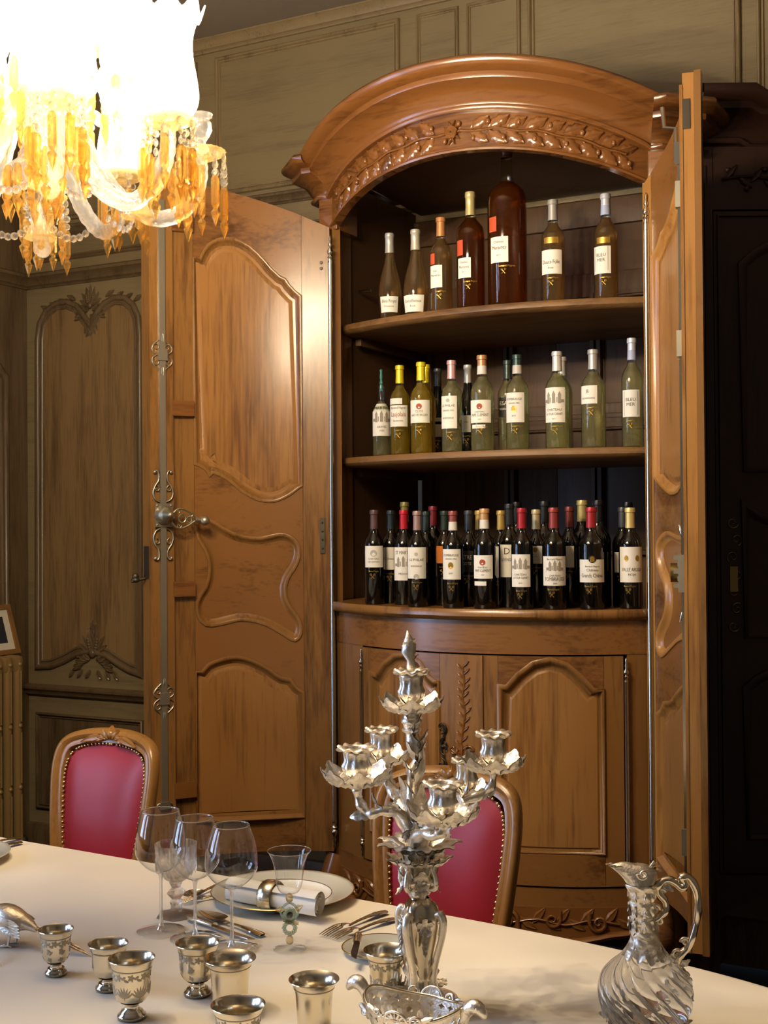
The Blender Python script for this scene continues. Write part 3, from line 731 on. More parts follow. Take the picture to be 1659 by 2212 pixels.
# ------------------------------------------------------------------ the tall open doors
ZDT = lambda s, w: ZD1 - .005 + .15 * (1 - (1 - min(1, s / .62)) ** 2)
def tall_door(right):
    wd = .605 if right else .672
    psi = radians(95.2) if right else radians(-120)
    hx = (SL, 1) if right else (0.0, -1)
    px_, py_ = bow(hx[0], 0); sg = -1 if right else 1
    dr = empty('tall_door', cab, (px_, py_, 0), psi); dr['label'] = 'tall open door seen edge-on at the right' if right else 'tall open door at the left showing its inner face'
    def mp(s, z, d):                                       # s from the hinge, d outwards from the inner face
        a = -AA + s / RB; r = RB - .03 + d
        x = WU / 2 + r * sin(a); y = (RB - SAG) - r * cos(a)
        if right: x = WU - x
        return (x - px_ if not right else x - px_, y - py_, z)
    cz, sz = cos(psi), sin(psi)
    def wpos(s, z, d):
        x, y, z = mp(s, z, d); return c2w(px_ + x * cz - y * sz, py_ + x * sz + y * cz, z)
    def onl(px, py):                                       # picture point on the left door's inner face
        lo_, hi_ = 0.0, wd
        for _ in range(40):
            mid = (lo_ + hi_) / 2
            if proj(wpos(mid, 1.58 - (py - 1133) / 615, 0))[0] > px: lo_ = mid
            else: hi_ = mid
        p = wpos(lo_, 0, 0); d = ray(px, py); return lo_, EYE.z + d.z * p.xy.length / d.xy.length
    return dr, mp, wpos, onl, wd
drL, mpL, wL, onL, wdL = tall_door(False)
P1 = [(418, 556), (431, 557), (438, 543), (446, 531), (456, 523), (470, 516), (488, 514), (505, 515), (521, 520), (540, 531), (557, 546), (572, 562), (586, 579), (605, 597), (617, 602), (625, 615), (638, 629), (651, 639)]
P1b = [(649, 1050), (641, 1058), (630, 1067), (618, 1074), (605, 1080), (592, 1084), (575, 1084), (557, 1081), (540, 1073), (521, 1062), (505, 1048), (488, 1035), (474, 1027), (460, 1023), (452, 1030), (449, 1022), (441, 1013), (430, 1007), (418, 1003)]
PC = [(422, 1130), (427, 1119), (435, 1116), (446, 1118), (465, 1128), (483, 1140), (503, 1150), (524, 1157), (545, 1161), (565, 1161), (584, 1157), (601, 1153), (614, 1153), (626, 1157), (638, 1165), (646, 1176), (649, 1190), (648, 1203), (644, 1216), (638, 1228), (629, 1241), (622, 1254), (618, 1270), (619, 1287), (623, 1301), (630, 1313), (641, 1327), (650, 1342), (653, 1355), (652, 1368), (647, 1379), (638, 1385), (630, 1383), (622, 1378), (606, 1368), (589, 1358), (573, 1350), (557, 1345), (537, 1341), (516, 1340), (495, 1345), (475, 1350), (457, 1353), (443, 1351), (432, 1342), (426, 1330), (423, 1315), (424, 1300), (432, 1284), (443, 1268), (449, 1248), (451, 1228), (449, 1209), (443, 1191), (434, 1177), (426, 1163), (422, 1146)]
P3 = [(420, 1451), (437, 1450), (443, 1442), (451, 1434), (466, 1427), (483, 1422), (498, 1419), (512, 1418), (528, 1420), (544, 1425), (563, 1434), (581, 1444), (595, 1455), (608, 1463), (630, 1467), (634, 1475), (642, 1485), (653, 1494)]
l1, l1b, lc, l3 = [[onL(*p) for p in q] for q in (P1, P1b, PC, P3)]
z3b = onL(540, 1768)[1]
sA, sB = onL(653, 900)[0], onL(419, 900)[0]               # panel opening: hinge side and lock side
sLock = onL(371, 900)[0]
def build_door(dr, mp, wd, l1, l1b, lc, l3, sA, sB, sLock, right):
    cu = [wd * i / 14 for i in range(1, 14)]
    def sl(nm, loops, mat, d0=0.0, d1=.03, **k): m = MB(); m.slab(loops, -d1, -d0, lambda a, b, d: mp(a, b, -d), cu); return part(nm, m, mat, dr, 25, **k)
    fix = lambda lp: [(min(max(a, sA), sB), b) for a, b in lp]
    l1, l1b, l3 = fix(l1), fix(l1b), fix(l3)
    l1[0] = (sB, l1[0][1]); l1[-1] = (sA, l1[-1][1]); l1b[0] = (sA, l1b[0][1]); l1b[-1] = (sB, l1b[-1][1]); l3[0] = (sB, l3[0][1]); l3[-1] = (sA, l3[-1][1])
    g = .001
    top = lambda a, b, n=10: [(a + (b - a) * i / n, ZDT(a + (b - a) * i / n, wd)) for i in range(n + 1)]
    ztop = l1[-1][1] + .12
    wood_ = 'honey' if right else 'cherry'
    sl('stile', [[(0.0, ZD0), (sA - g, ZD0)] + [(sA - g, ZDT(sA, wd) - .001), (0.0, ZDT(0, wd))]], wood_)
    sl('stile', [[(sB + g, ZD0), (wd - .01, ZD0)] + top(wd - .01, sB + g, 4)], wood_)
    sl('top_rail', [top(sA, sB) + l1], 'cherry_rail')
    mid = l1b + [(a, b) for a, b in l3]
    sl('middle_rail', [[(a, b) for a, b in l1b] + l3, lc], 'cherry_rail')
    sl('bottom_rail', [rect(sA, sB, ZD0, z3b)], 'cherry_rail')
    PR = [(-.003, 0), (-.002, -.0045), (.004, -.006), (.010, -.003), (.013, .003), (.018, .006), (.026, .013), (.03, .013)]
    for lp, nm in ((l1 + l1b, 1), (lc, 2), (l3 + [(sA, z3b), (sB, z3b)], 3)):
        m = MB(); m.loopsweep(lp, PR, mp); part('moulding', m, wood_, dr, 50)
        sl('panel', [lp], 'cherry_panel' if nm != 2 else 'cherry_rail', .012, .02)
        if nm != 2:
            inn = inset(lp, .05)
            m = MB(); m.loopsweep(inn, [(-.016, .012), (-.004, .008), (0, .008)], mp); part('panel_bevel', m, 'cherry_panel', dr, 50); sl('panel_field', [inn], 'cherry_panel', .0078, .012)
    return sl
slL = build_door(drL, mpL, wdL, l1, l1b, lc, l3, sA, sB, sLock, False)
# astragal strip with the espagnolette on the left door
m = MB(); s0 = sLock
tp = [(s0 + (wdL - s0) * i / 4, ZDT(s0 + (wdL - s0) * i / 4, wdL)) for i in range(5)]
m.slab([[(wdL, ZD0), (s0, ZD0)] + tp], -.018, .045, lambda a, b, d: mpL(a, b, d), []); part('closing_strip', m, 'cherry', drL, 25)
for yy in (486, 883, 1272, 1706):
    a, b = onL(388, yy); m = MB(); m.slab([rect(sB + .004, sLock + .004, b - .026, b + .026)], -.022, .0, mpL); part('catch_block', m, 'cherry_deep', drL, 25)
sRod = onL(346, 1000)[0]; D0 = -.0185
rodw = .0115
m = MB(); m.slab([rect(sRod - rodw, sRod + rodw, onL(346, 1735)[1], 2.70)], D0 - .009, D0, mpL); part('bolt_rod', m, 'iron', drL, 20)
md = lambda a, b, d: mpL(a, b, D0 - d)
for yy in (768, 1508):
    a, b = onL(345, yy); m = MB(); a = sRod
    m.slab([rect(a - .018, a + .018, b - .02, b + .02)], .006, .014, md)
    for f in (-1, 1):
        for g in (-1, 1):
            scroll(m, md, a + f * .022, b + g * .024, 0 if f > 0 else pi, .014, 1.1, f * g, .0022, .003)
            m.tube([md(a + f * x, b + g * y, .003) for x, y in cr([(.018, .0), (.036, .012), (.036, .03), (.018, .046), (.004, .06)], 4)], .0022, 6)
    for g in (-1, 1): leaf(m, md, a, b + g * .04, g * pi / 2, .035, .018, .006, 0, 1, base=.006)
    part('guide_rosette', m, 'iron', drL, 60)
a, b = onL(346, 1113); a = sRod
m = MB(); m.slab([rect(a - .034, a + .034, b - .04, b + .04)], .009, .014, md)
for f in (-1, 1):
    for g in (-1, 1):
        m.ball(md(a + f * .027, b + g * .033, .015), .004, 8, 5)
        m.tube([md(a + f * x, b + g * y, .006) for x, y in cr([(.012, .045), (.03, .055), (.038, .075), (.032, .098), (.018, .118), (.016, .14), (.024, .152), (.032, .146)], 5)], [.0034] * 4 + [.0034] * 40 if False else .0034, 6)
        m.ball(md(a + f * .031, b + g * .147, .006), .006, 8, 5); scroll(m, md, a + f * .024, b + g * .09, pi / 2, .012, 1.0, f, .0024, .006)
part('lock_plate', m, 'iron', drL, 60)
n_ = Vector(mpL(a, b, D0 - .1)) - Vector(mpL(a, b, D0)); n_.normalize(); rq = Vector((0, 0, 1)).rotation_difference(n_).to_matrix()
m = MB(); m.lathe([(.034, 0), (.034, .006), (.03, .012), (.031, .02), (.024, .03), (.02, .034), (.019, .04), (.011, .054), (.010, .06), (.006, .066), (0, .068)], 18, mpL(a, b, D0 - .012), M=rq); part('lock_boss', m, 'iron', drL, 50)
m = MB(); hd = lambda x, y, d: md(a - x, b + y, .035 + d)
for r0, cx, cy in ((.014, .062, -.012), (.010, .09, -.016)): m.tube([hd(cx + r0 * cos(k * pi / 6), cy + r0 * sin(k * pi / 6), 0) for k in range(12)], .003, 6, closed=True)
for f in (-1, 1):
    m.tube([hd(x, -.012 + f * y, 0) for x, y in cr([(.02, .012), (.04, .03), (.06, .033), (.085, .024), (.105, .012), (.118, .005)], 5)], .0034, 6)
    scroll(m, hd, .05, -.012 + f * .024, 0, .009, 1.1, f, .0024, 0); scroll(m, hd, .095, -.014 + f * .016, 0, .008, 1.1, -f, .0024, 0)
m.tube([hd(.0, -.002, 0), (hd(.03, -.010, 0))], .006, 8)
m.tube([hd(.112, -.016, 0), hd(.135, -.018, 0)], [.011, .009], 10); m.ball(hd(.15, -.02, .003), .0165, 14, 10)
part('latch_handle', m, 'iron', drL, 60)
m = MB(); bz = onL(346, 1738)[1]
for f in (-1, 1): scroll(m, md, sRod + f * .02, bz, 0 if f > 0 else pi, .009, 1.1, f, .003, .004)
m.slab([rect(sRod - .02, sRod + .02, bz - .012, bz + .012)], 0, .012, md); part('rod_socket', m, 'iron', drL, 40)
a, b = onL(697, 1157); m = MB(); m.slab([rect(a - .009, a + .009, b - .062, b + .062)], -.004, .0, mpL)
for k in range(4): m.ball(mpL(a, b - .045 + .03 * k, -.004), .004, 6, 4)
part('hinge_plate', m, 'iron_dark', drL, 20)
m = MB(); a, b = onL(694, 580)
for k in (0, 1): m.ball(mpL(a, b + .02 * k, -.002), .006, 8, 5)
part('screw', m, 'iron', drL)
a, b = onL(304, 1215); m = MB(); m.slab([rect(wdL - .001, wdL + .004, b - .055, b + .055)], -.006, .03, mpL); part('edge_plate', m, 'iron_dark', drL, 20)
m = MB(); p0 = Vector(mpL(wdL + .004, b - .055, .02)); m.tube([p0, p0 + Vector(mpL(wdL + .05, b - .065, .03)) - Vector(mpL(wdL + .004, b - .055, .02))], .005, 8)
kc = Vector(mpL(wdL + .035, b - .06, .03)); m.ball(kc, .016, 10, 6, (1, 1, .6)); m.ball(kc + Vector((0, 0, .012)), .012, 10, 6)
part('key', m, 'iron_dark', drL, 50)
# right door: the same design mirrored, hinged at the right post
drR, mpR, wR, _, wdR = tall_door(True)
k_ = (wdR - .035 - .055) / (sB - sA); o_ = .055 - sA * k_
sc2 = lambda lp: [(a * k_ + o_, b) for a, b in lp]
slR = build_door(drR, mpR, wdR, sc2(l1), sc2(l1b), sc2(lc), sc2(l3), sA * k_ + o_, sB * k_ + o_, wdR - .03, True)
m = MB(); tp = [(wdR + .012 * i / 2, ZDT(wdR, wdR)) for i in (0, 1, 2)]
m.slab([rect(wdR - .045, wdR - .008, ZD0, ZDT(wdR - .03, wdR) - .03)], -.008, .001, mpR, []); part('edge_bead', m, 'honey', drR, 25)
m = MB(); m.slab([rect(wdR - .04, wdR + .004, ZD0, ZDT(wdR, wdR))], .032, .05, mpR, []); part('closing_strip', m, 'cherry', drR, 25)
md2 = lambda a, b, d: mpR(a, b, -d)
m = MB(); a = wdR - .028; m.slab([rect(a - .002, a + .008, .60, 2.60)], .009, .016, md2); part('bolt_rod', m, 'steel', drR, 20)
m = MB(); m.tube([md2(a, 2.585, .02), md2(a, 2.64, .02), md2(a - .0, 2.645, .05), md2(a, 2.70, .055)], .006, 6); m.slab([rect(a - .012, a + .012, 2.54, 2.60)], .008, .024, md2); part('top_bolt', m, 'steel', drR, 30)
for zz in (2.46, 2.06, .73):
    m = MB(); m.slab([rect(a - .014, a + .014, zz - .035, zz + .035)], .008, .022, md2); leaf(m, md2, a, zz - .03, -pi / 2, .05, .018, .008, 0, 1, base=.009); leaf(m, md2, a, zz + .03, pi / 2, .05, .018, .008, 0, 1, base=.009); part('guide_rosette', m, 'iron', drR, 40)
zc = 1.58 - (1228 - 1120) / 800
m = MB(); m.slab([rect(a - .085, a + .012, zc - .05, zc + .05)], .008, .024, md2)
for k in range(5): m.slab([rect(a - .05, a - .032, zc - .04 + k * .019, zc - .028 + k * .019)], .024, .030 if k % 2 else .04, md2)
part('lock_case', m, 'iron', drR, 30)
m = MB(); m.tube([md2(a - .075, zc, .024), md2(a - .075, zc, .05)], .026, 16); part('lock_cylinder', m, 'brass', drR, 40)
m = MB()
for g in (-1, 1):
    m.tube([md2(a - .004, zc + g * y, .014 + .008 * sin(y * 60)) for y in (.055, .07, .085, .10, .115, .13)], [.006, .008, .004, .007, .004, .002], 8)
part('lock_ornament', m, 'steel', drR, 50)
m = MB(); m.slab([rect(.012, .03, 1.55, 1.67)], .0, .004, md2); part('hinge_plate', m, 'iron_dark', drR, 20)
m = MB(); m.slab([rect(wdR - .009, wdR - .0072, 2.63, 2.71)], -.02, .0, lambda a, b, d: mpR(a, b, -d)); part('edge_plate', m, 'iron_dark', drR, 20)

# ------------------------------------------------------------------ the dark wing to the right of the cabinet
WX0, WY = 0.955, 4.08
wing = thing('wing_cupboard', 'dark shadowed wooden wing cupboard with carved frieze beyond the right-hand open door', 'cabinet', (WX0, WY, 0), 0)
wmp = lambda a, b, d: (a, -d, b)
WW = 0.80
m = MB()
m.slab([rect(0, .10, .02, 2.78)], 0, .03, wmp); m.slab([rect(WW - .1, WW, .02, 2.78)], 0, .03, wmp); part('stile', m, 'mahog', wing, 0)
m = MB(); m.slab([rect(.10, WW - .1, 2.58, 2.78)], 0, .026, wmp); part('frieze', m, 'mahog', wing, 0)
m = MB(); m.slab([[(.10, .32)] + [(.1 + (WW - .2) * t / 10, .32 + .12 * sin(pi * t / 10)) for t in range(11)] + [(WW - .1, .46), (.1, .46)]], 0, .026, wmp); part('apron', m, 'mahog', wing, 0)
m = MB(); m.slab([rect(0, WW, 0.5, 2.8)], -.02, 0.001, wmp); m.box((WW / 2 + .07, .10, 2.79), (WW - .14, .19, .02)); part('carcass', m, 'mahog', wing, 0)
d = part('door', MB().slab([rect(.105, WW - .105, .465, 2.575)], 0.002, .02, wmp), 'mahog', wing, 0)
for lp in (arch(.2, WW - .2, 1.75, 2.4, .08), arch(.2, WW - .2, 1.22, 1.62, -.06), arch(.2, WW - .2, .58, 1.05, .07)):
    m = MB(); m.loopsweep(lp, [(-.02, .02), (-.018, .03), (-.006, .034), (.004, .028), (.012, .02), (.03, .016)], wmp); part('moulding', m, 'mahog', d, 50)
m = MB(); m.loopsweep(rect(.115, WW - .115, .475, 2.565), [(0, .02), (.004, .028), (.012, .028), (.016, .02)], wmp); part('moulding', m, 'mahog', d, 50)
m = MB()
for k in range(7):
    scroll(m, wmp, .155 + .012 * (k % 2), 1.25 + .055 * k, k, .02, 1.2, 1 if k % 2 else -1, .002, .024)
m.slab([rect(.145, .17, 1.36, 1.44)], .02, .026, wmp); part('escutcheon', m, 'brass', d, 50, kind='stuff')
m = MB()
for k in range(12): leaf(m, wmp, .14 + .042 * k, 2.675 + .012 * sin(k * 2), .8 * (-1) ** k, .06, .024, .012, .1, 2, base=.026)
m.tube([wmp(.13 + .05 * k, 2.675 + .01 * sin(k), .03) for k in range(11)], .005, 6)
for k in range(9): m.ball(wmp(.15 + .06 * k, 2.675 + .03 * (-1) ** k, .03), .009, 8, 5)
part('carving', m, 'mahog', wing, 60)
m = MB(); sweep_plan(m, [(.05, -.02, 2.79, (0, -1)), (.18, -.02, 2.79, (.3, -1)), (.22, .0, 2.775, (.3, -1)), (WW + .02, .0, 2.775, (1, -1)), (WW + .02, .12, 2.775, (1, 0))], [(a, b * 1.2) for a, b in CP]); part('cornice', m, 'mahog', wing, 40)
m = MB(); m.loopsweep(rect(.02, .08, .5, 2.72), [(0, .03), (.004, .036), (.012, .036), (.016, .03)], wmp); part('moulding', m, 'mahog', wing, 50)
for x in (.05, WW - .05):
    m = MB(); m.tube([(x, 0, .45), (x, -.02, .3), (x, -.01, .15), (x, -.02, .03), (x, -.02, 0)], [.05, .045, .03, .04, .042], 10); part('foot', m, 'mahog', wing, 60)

# ================================================================== THE BOTTLES
PROF = {
 'bordeaux': ([(0, .025), (.62, .012), (.93, .0), (1, .014), (1, .60), (.985, .635), (.90, .675), (.72, .712), (.52, .742), (.42, .775), (.385, .82), (.365, .93), (.37, .955), (.43, .957), (.43, .985), (.40, 1.0), (.3, 1.0)]),
 'magnum': ([(0, .02), (.62, .012), (.93, .0), (1, .014), (1, .62), (.98, .66), (.88, .70), (.66, .735), (.44, .765), (.35, .80), (.32, .86), (.31, .95), (.36, .957), (.36, .985), (.33, 1.0), (.25, 1.0)]),
 'jeroboam': ([(0, .02), (.62, .012), (.93, .0), (1, .014), (1, .64), (.98, .68), (.88, .72), (.66, .75), (.40, .775), (.31, .81), (.285, .86), (.28, .95), (.31, .957), (.31, .985), (.29, 1.0), (.2, 1.0)]),
 'flute': ([(0, .02), (.62, .012), (.80, .0), (.85, .014), (.97, .20), (1, .28), (.97, .36), (.86, .46), (.68, .56), (.50, .65), (.39, .74), (.35, .82), (.34, .95), (.38, .957), (.38, .985), (.36, 1.0), (.25, 1.0)]),
 'burgundy': ([(0, .025), (.62, .012), (.93, .0), (1, .014), (1, .42), (.97, .48), (.88, .55), (.72, .63), (.54, .70), (.43, .77), (.38, .83), (.36, .95), (.42, .957), (.42, .985), (.40, 1.0), (.3, 1.0)]),
}
FRONT = {1: shelf_front, 2: shelf_front, 3: lambda u: counter_front(u) + .012}
ZS = {1: Z1, 2: Z2, 3: Z3}
SHELFNAME = {1: 'top', 2: 'middle', 3: 'lowest'}
def prof_r(pr, t):
    for (r0, z0), (r1, z1) in zip(pr[2:], pr[3:]):
        if z0 <= t <= z1: return r0 + (r1 - r0) * (t - z0) / max(1e-9, z1 - z0)
    return pr[-1][0]
def bottle(shelf, px, ptop, wpx, row, kind, fill, cap, label_text, lab=None, text=(), band=None, extra=(), capfrac=.80, keys=True, foil2=None):
    z0 = ZS[shelf]; lo, hi = 0.0, WU
    for _ in range(40):
        u = (lo + hi) / 2; p = c2w(u, FRONT[shelf](u) + row, z0 + .15)
        if proj(p)[0] < px: lo = u
        else: hi = u
    base = c2w(u, FRONT[shelf](u) + row, z0); dist = base.xy.length
    d = ray(px, ptop); h = EYE.z + d.z * dist / d.xy.length - z0
    R = wpx / 2 * dist / F * .985; pr = PROF[kind]; Pz = [(r * R, z * h) for r, z in pr]
    facing = atan2(-base.x, base.y)                          # local -y looks at the camera
    t = thing('wine_bottle', label_text, 'bottle', base, facing, 'wine bottles on the %s shelf' % SHELFNAME[shelf])
    dark = fill == 'dark'
    body = MB().lathe(Pz, 28); part('body', body, 'bottledark' if dark else 'bottleglass', t, 50)
    if not dark:
        ins = [(max(0, r - .0022), z + (.003 if z < .03 * h else 0)) for r, z in Pz if z <= h * .80]
        lvl = .775 * h; k = [q for q in ins if q[1] < lvl]; k = k + [(prof_r(pr, .775) * R - .0022, lvl), (0, lvl)]
        part('wine', MB().lathe(k, 28), fill, t, 50)
    if cap:
        cf = capfrac; rr = lambda z: prof_r(pr, z) * R + .0009
        cp = [(rr(cf), cf * h), (rr((cf + .95) / 2), (cf + .95) / 2 * h), (rr(.952), .952 * h), (rr(.958) + .0002, .957 * h), (rr(.97), .985 * h), (rr(.97) * .94, 1.001 * h), (0, 1.003 * h)]
        part('capsule', MB().lathe(cp, 20), colmat(cap, .35, .35), t, 50)
        if foil2:
            a, b = cf, cf + .09; part('capsule_band', MB().lathe([(rr(a) + .0003, a * h), (rr(b) + .0003, b * h)], 20), colmat(foil2, .5, 0), t)
    rp = wpx / 2
    zpix = lambda y: EYE.z + ray(px, y).z * dist / ray(px, y).xy.length - z0
    ang = lambda x: math.asin(max(-.96, min(.96, (x - px) / rp)))
    def patch(x0, x1, y0, y1, mat, name, off=.0006, n=13):
        a0, a1 = ang(x0), ang(x1); zb, zt_ = zpix(y1), zpix(y0)
        def fn(i, j):
            a = a0 + (a1 - a0) * i; z = zb + (zt_ - zb) * j; r = prof_r(pr, z / h) * R + off; return (r * sin(a), -r * cos(a), z)
        return part(name, MB().grid(n, 5, fn), mat, t, 180, False)
    def write(line, xc, yc, hpx, wmax, mat, par, off=.0012):
        vs, fs = textmesh(line)
        if not vs: return
        xs = [v[0] for v in vs]; wtxt = max(xs) - min(xs); sc = hpx * dist / F / .7
        wlim = wmax * dist / F * min(1, prof_r(pr, zpix(yc) / h))
        sx = min(sc, wlim / wtxt); zc_ = zpix(yc); ac = ang(xc); out = []
        for x, y, _ in vs:
            zz = zc_ + (y - .33) * min(sc, sx * 1.5); r = prof_r(pr, zz / h) * R + off; a = ac + x * sx / r; out.append((r * sin(a), -r * cos(a), zz))
        part('lettering', MB().add(out, fs), mat, par, 0, False)
    if lab:
        x0, x1, y0, y1 = lab[:4]; lm = lab[4] if len(lab) > 4 else 'pale'
        L = patch(x0, x1, y0, y1, lm, 'label'); xc = (x0 + x1) / 2
        # arc-true centre of the label
        ac = (ang(x0) + ang(x1)) / 2; xc = px + rp * sin(ac); wl = (ang(x1) - ang(x0)) * rp
        for line, fy, fh_, mt in text: write(line, xc, y0 + (y1 - y0) * fy, (y1 - y0) * fh_, wl * .76, mt, L)
        for kind_, fy, s in extra:
            zc_ = zpix(y0 + (y1 - y0) * fy); q = lambda a, b, d: ((prof_r(pr, (zc_ + b) / h) * R + .0013 + d) * sin(ac + a / R), -(prof_r(pr, (zc_ + b) / h) * R + .0013 + d) * cos(ac + a / R), zc_ + b)
            m = MB(); s = s * (y1 - y0) * dist / F
            if kind_ == 'castle':
                for a, b, w_, h_ in ((0, 0, .7, .5), (-.55, .05, .28, .75), (.55, .05, .28, .75), (0, .1, .3, .8), (0, -.38, 2.0, .1), (-.85, -.1, .3, .3), (.85, -.1, .3, .3)):
                    m.add([q(a * s + i * w_ * s / 2, (b + j * h_ / 2) * s, 0) for i, j in ((-1, -1), (1, -1), (1, 1), (-1, 1))], [[0, 1, 2, 3]])
                for a, b, w_ in ((-.55, .43, .36), (.55, .43, .36), (0, .5, .36)): m.add([q((a - w_ / 2) * s, b * s, 0), q((a + w_ / 2) * s, b * s, 0), q(a * s, (b + .38) * s, 0)], [[0, 1, 2]])
                part('engraving', m, colmat('9a9184', .7, 0), L, 0, False)
            else:
                mt = {'seal': 'gold', 'crest': 'inkred', 'grey': colmat('b9b4a8', .7, 0), 'disc': colmat('1a1712', .5, 0), 'medals': 'gold', 'frame': colmat('b7b2a6', .7, 0)}[kind_]
                if kind_ == 'medals':
                    for f in (-1, 1): m.add([q(f * 1.1 * s + s * .42 * cos(k * pi / 6), s * .6 * sin(k * pi / 6), 0) for k in range(12)], [list(range(12))])
                elif kind_ == 'frame':
                    for a, b, w_, h_ in ((0, .5, 1.0, .04), (0, -.5, 1.0, .04), (-.5, 0, .04, 1.0), (.5, 0, .04, 1.0), (0, .2, 1.0, .02), (0, -.2, 1.0, .02)): m.add([q((a + i * w_ / 2) * s * 1.2, (b + j * h_ / 2) * s * 2, 0) for i, j in ((-1, -1), (1, -1), (1, 1), (-1, 1))], [[0, 1, 2, 3]])
                else: m.add([q(s * cos(k * pi / 6), s * (1.25 if kind_ == 'seal' else 1) * sin(k * pi / 6), 0) for k in range(12)], [list(range(12))])
                part('emblem', m, mt, L, 0, False)
    if band: patch(*band[:4], band[4] if len(band) > 4 else 'pale', 'neck_label' if band[3] < (lab[2] if lab else 0) else 'strip_label')
    if keys and lab:                                          # the gilt signature and crossed keys below the label
        yb = lab[3] + 8; yk = lab[3] + 20
        if zpix(yk) > .02:
            write('Bernard Magrez', px - 2, yb, 4, rp * 1.0, 'gold', t); zc_ = zpix(yk); a0 = ang(px - rp * .2); s = 4.6 * dist / F; m = MB()
            q = lambda a, b: ((R + .0013) * sin(a0 + a / R), -(R + .0013) * cos(a0 + a / R), zc_ + b)
            for f in (-1, 1):
                m.tube([q(-f * s * .8, -s), q(f * s * .6, s * .7)], s * .16, 5); m.tube([q(f * s * .8 + s * .38 * cos(k * pi / 4), s * 1.0 + s * .38 * sin(k * pi / 4)) for k in range(8)], s * .14, 5, closed=True)
            part('emblem', m, 'gold', t, 0)
    return t
I_, R_ = 'ink', 'inkred'
# top shelf
B = bottle
B(1, 842, 505, 52, .05, 'flute', 'wine_rose', 'b9b6b0', 'slender pear-shaped bottle with silver capsule, leftmost on the top shelf', (821, 860, 644, 678), (('Bleu Royal', .3, .2, I_), ('Provence', .62, .12, R_)), capfrac=.77, keys=False)
B(1, 898, 497, 56, .055, 'flute', 'wine_rose', 'c0bba8', 'pear-shaped bottle with gold-topped silver capsule, second from left on the top shelf', (871, 916, 641, 677), (('Excellence', .35, .18, I_), ('Rosé', .65, .12, I_)), capfrac=.76, keys=False, band=None)
B(1, 953, 471, 49, .055, 'bordeaux', 'wine_rose', 'c98b58', 'rosé bottle with copper capsule and small orange tab, third on the top shelf', (930, 955, 577, 625), (('Les', .25, .1, I_), ('Muraires', .45, .1, I_)), (930, 939, 551, 574, 'orangered'))
B(1, 1017, 416, 62, .06, 'magnum', 'wine_amber', 'cdbb80', 'magnum of amber rosé with pale gold capsule left of the giant bottle', (990, 1017, 562, 605), (('Château', .22, .1, I_), ('Muraires', .45, .14, I_), ('2011', .7, .07, I_)), (988, 1000, 523, 556, 'orangered'))
B(1, 1096, 318, 86, .075, 'jeroboam', 'wine_amber', '5a3626', 'giant bottle of deep amber wine, tallest on the top shelf', (1061, 1098, 519, 574), (('Château', .2, .09, I_), ('Muraires', .42, .15, I_), ('2011', .72, .07, I_)), (1058, 1073, 475, 507, 'orangered'), capfrac=.93)
B(1, 1195, 433, 51, .06, 'bordeaux', 'wine_rose', 'b3b0aa', 'clear bottle with silver capsule and square white label right of the giant bottle', (1171, 1213, 544, 596), (('Douce Folie', .5, .16, I_), ('Rosé', .75, .08, I_)), (1176, 1206, 517, 530, 'gold'))
B(1, 1309, 420, 51, .06, 'bordeaux', 'wine_rose', 'd5d6e0', 'bottle with white striped capsule and gridded label, rightmost on the top shelf', (1284, 1319, 536, 595), (('BLEU', .32, .12, I_), ('MER', .5, .12, I_)), (1290, 1318, 517, 530, 'gold'), extra=(('frame', .45, .42),), foil2='a9b3cf')
# middle shelf, front row
t1 = B(2, 824, 833, 40, .05, 'bordeaux', 'wine_white', None, 'old clear bottle without capsule and with a green stopper, leftmost on the middle shelf', (805, 843, 873, 943), (('MARTIN', .14, .1, I_), ('GRAVES', .72, .06, I_), ('1950', .84, .06, I_)), extra=(('castle', .48, .3),), keys=False)
_h = max(v[2] for v in [tuple(c) for c in t1.children[0].bound_box])
m = MB().lathe([(.005, _h - .02), (.005, _h + .004), (.007, _h + .006), (.004, _h + .02), (.006, _h + .03), (.004, _h + .045), (.006, _h + .055), (0, _h + .06)], 10); part('stopper', m, colmat('3f7a6c', .4, .2), t1)
B(2, 864, 790, 44, .05, 'bordeaux', 'wine_gold', 'e2cc2a', 'golden wine with yellow capsule and two-piece label, second on the middle shelf', (843, 880, 877, 923), (('Bernard Magrez', .12, .1, I_), ('Laujolais', .42, .22, R_), ('Sauternes', .72, .09, I_)), (843, 869, 862, 875))
B(2, 910, 783, 48, .05, 'bordeaux', 'wine_gold', 'e2cc2a', 'golden wine with yellow capsule and gilt-edged square label, third on the middle shelf', (887, 928, 866, 915), (('CLOS', .5, .1, I_), ('HAUT-PEYRAGUEY', .66, .13, I_)), extra=(('crest', .28, .13),))
B(2, 976, 779, 46, .05, 'bordeaux', 'wine_white', 'd9a3a3', 'white wine with pink capsule and tall label, fourth on the middle shelf', (953, 987, 857, 927), (('LE PHILAE', .3, .07, I_), ('GRAND VIN', .45, .05, I_), ('BORDEAUX', .68, .05, I_)), extra=(('grey', .14, .06),))
B(2, 1042, 768, 52, .055, 'bordeaux', 'wine_white', 'c08a62', 'white wine with copper and white capsule and cream label, middle shelf centre', (1017, 1060, 866, 915), (('CHATEAU', .52, .07, I_), ('PAPE CLEMENT', .66, .12, I_), ('2009', .85, .05, I_)), (1020, 1048, 919, 927), extra=(('crest', .28, .13),), foil2='d8d4cb')
B(2, 1118, 767, 50, .055, 'bordeaux', 'wine_white', '2f4340', 'white wine with dark green and silver capsule, front row of the middle shelf', (1094, 1132, 850, 914), (('FOMBRAUGE', .22, .08, I_), ('GRAND VIN', .36, .05, I_), ('2010', .78, .05, I_)), extra=(('seal', .55, .09),), foil2='c8c4ba')
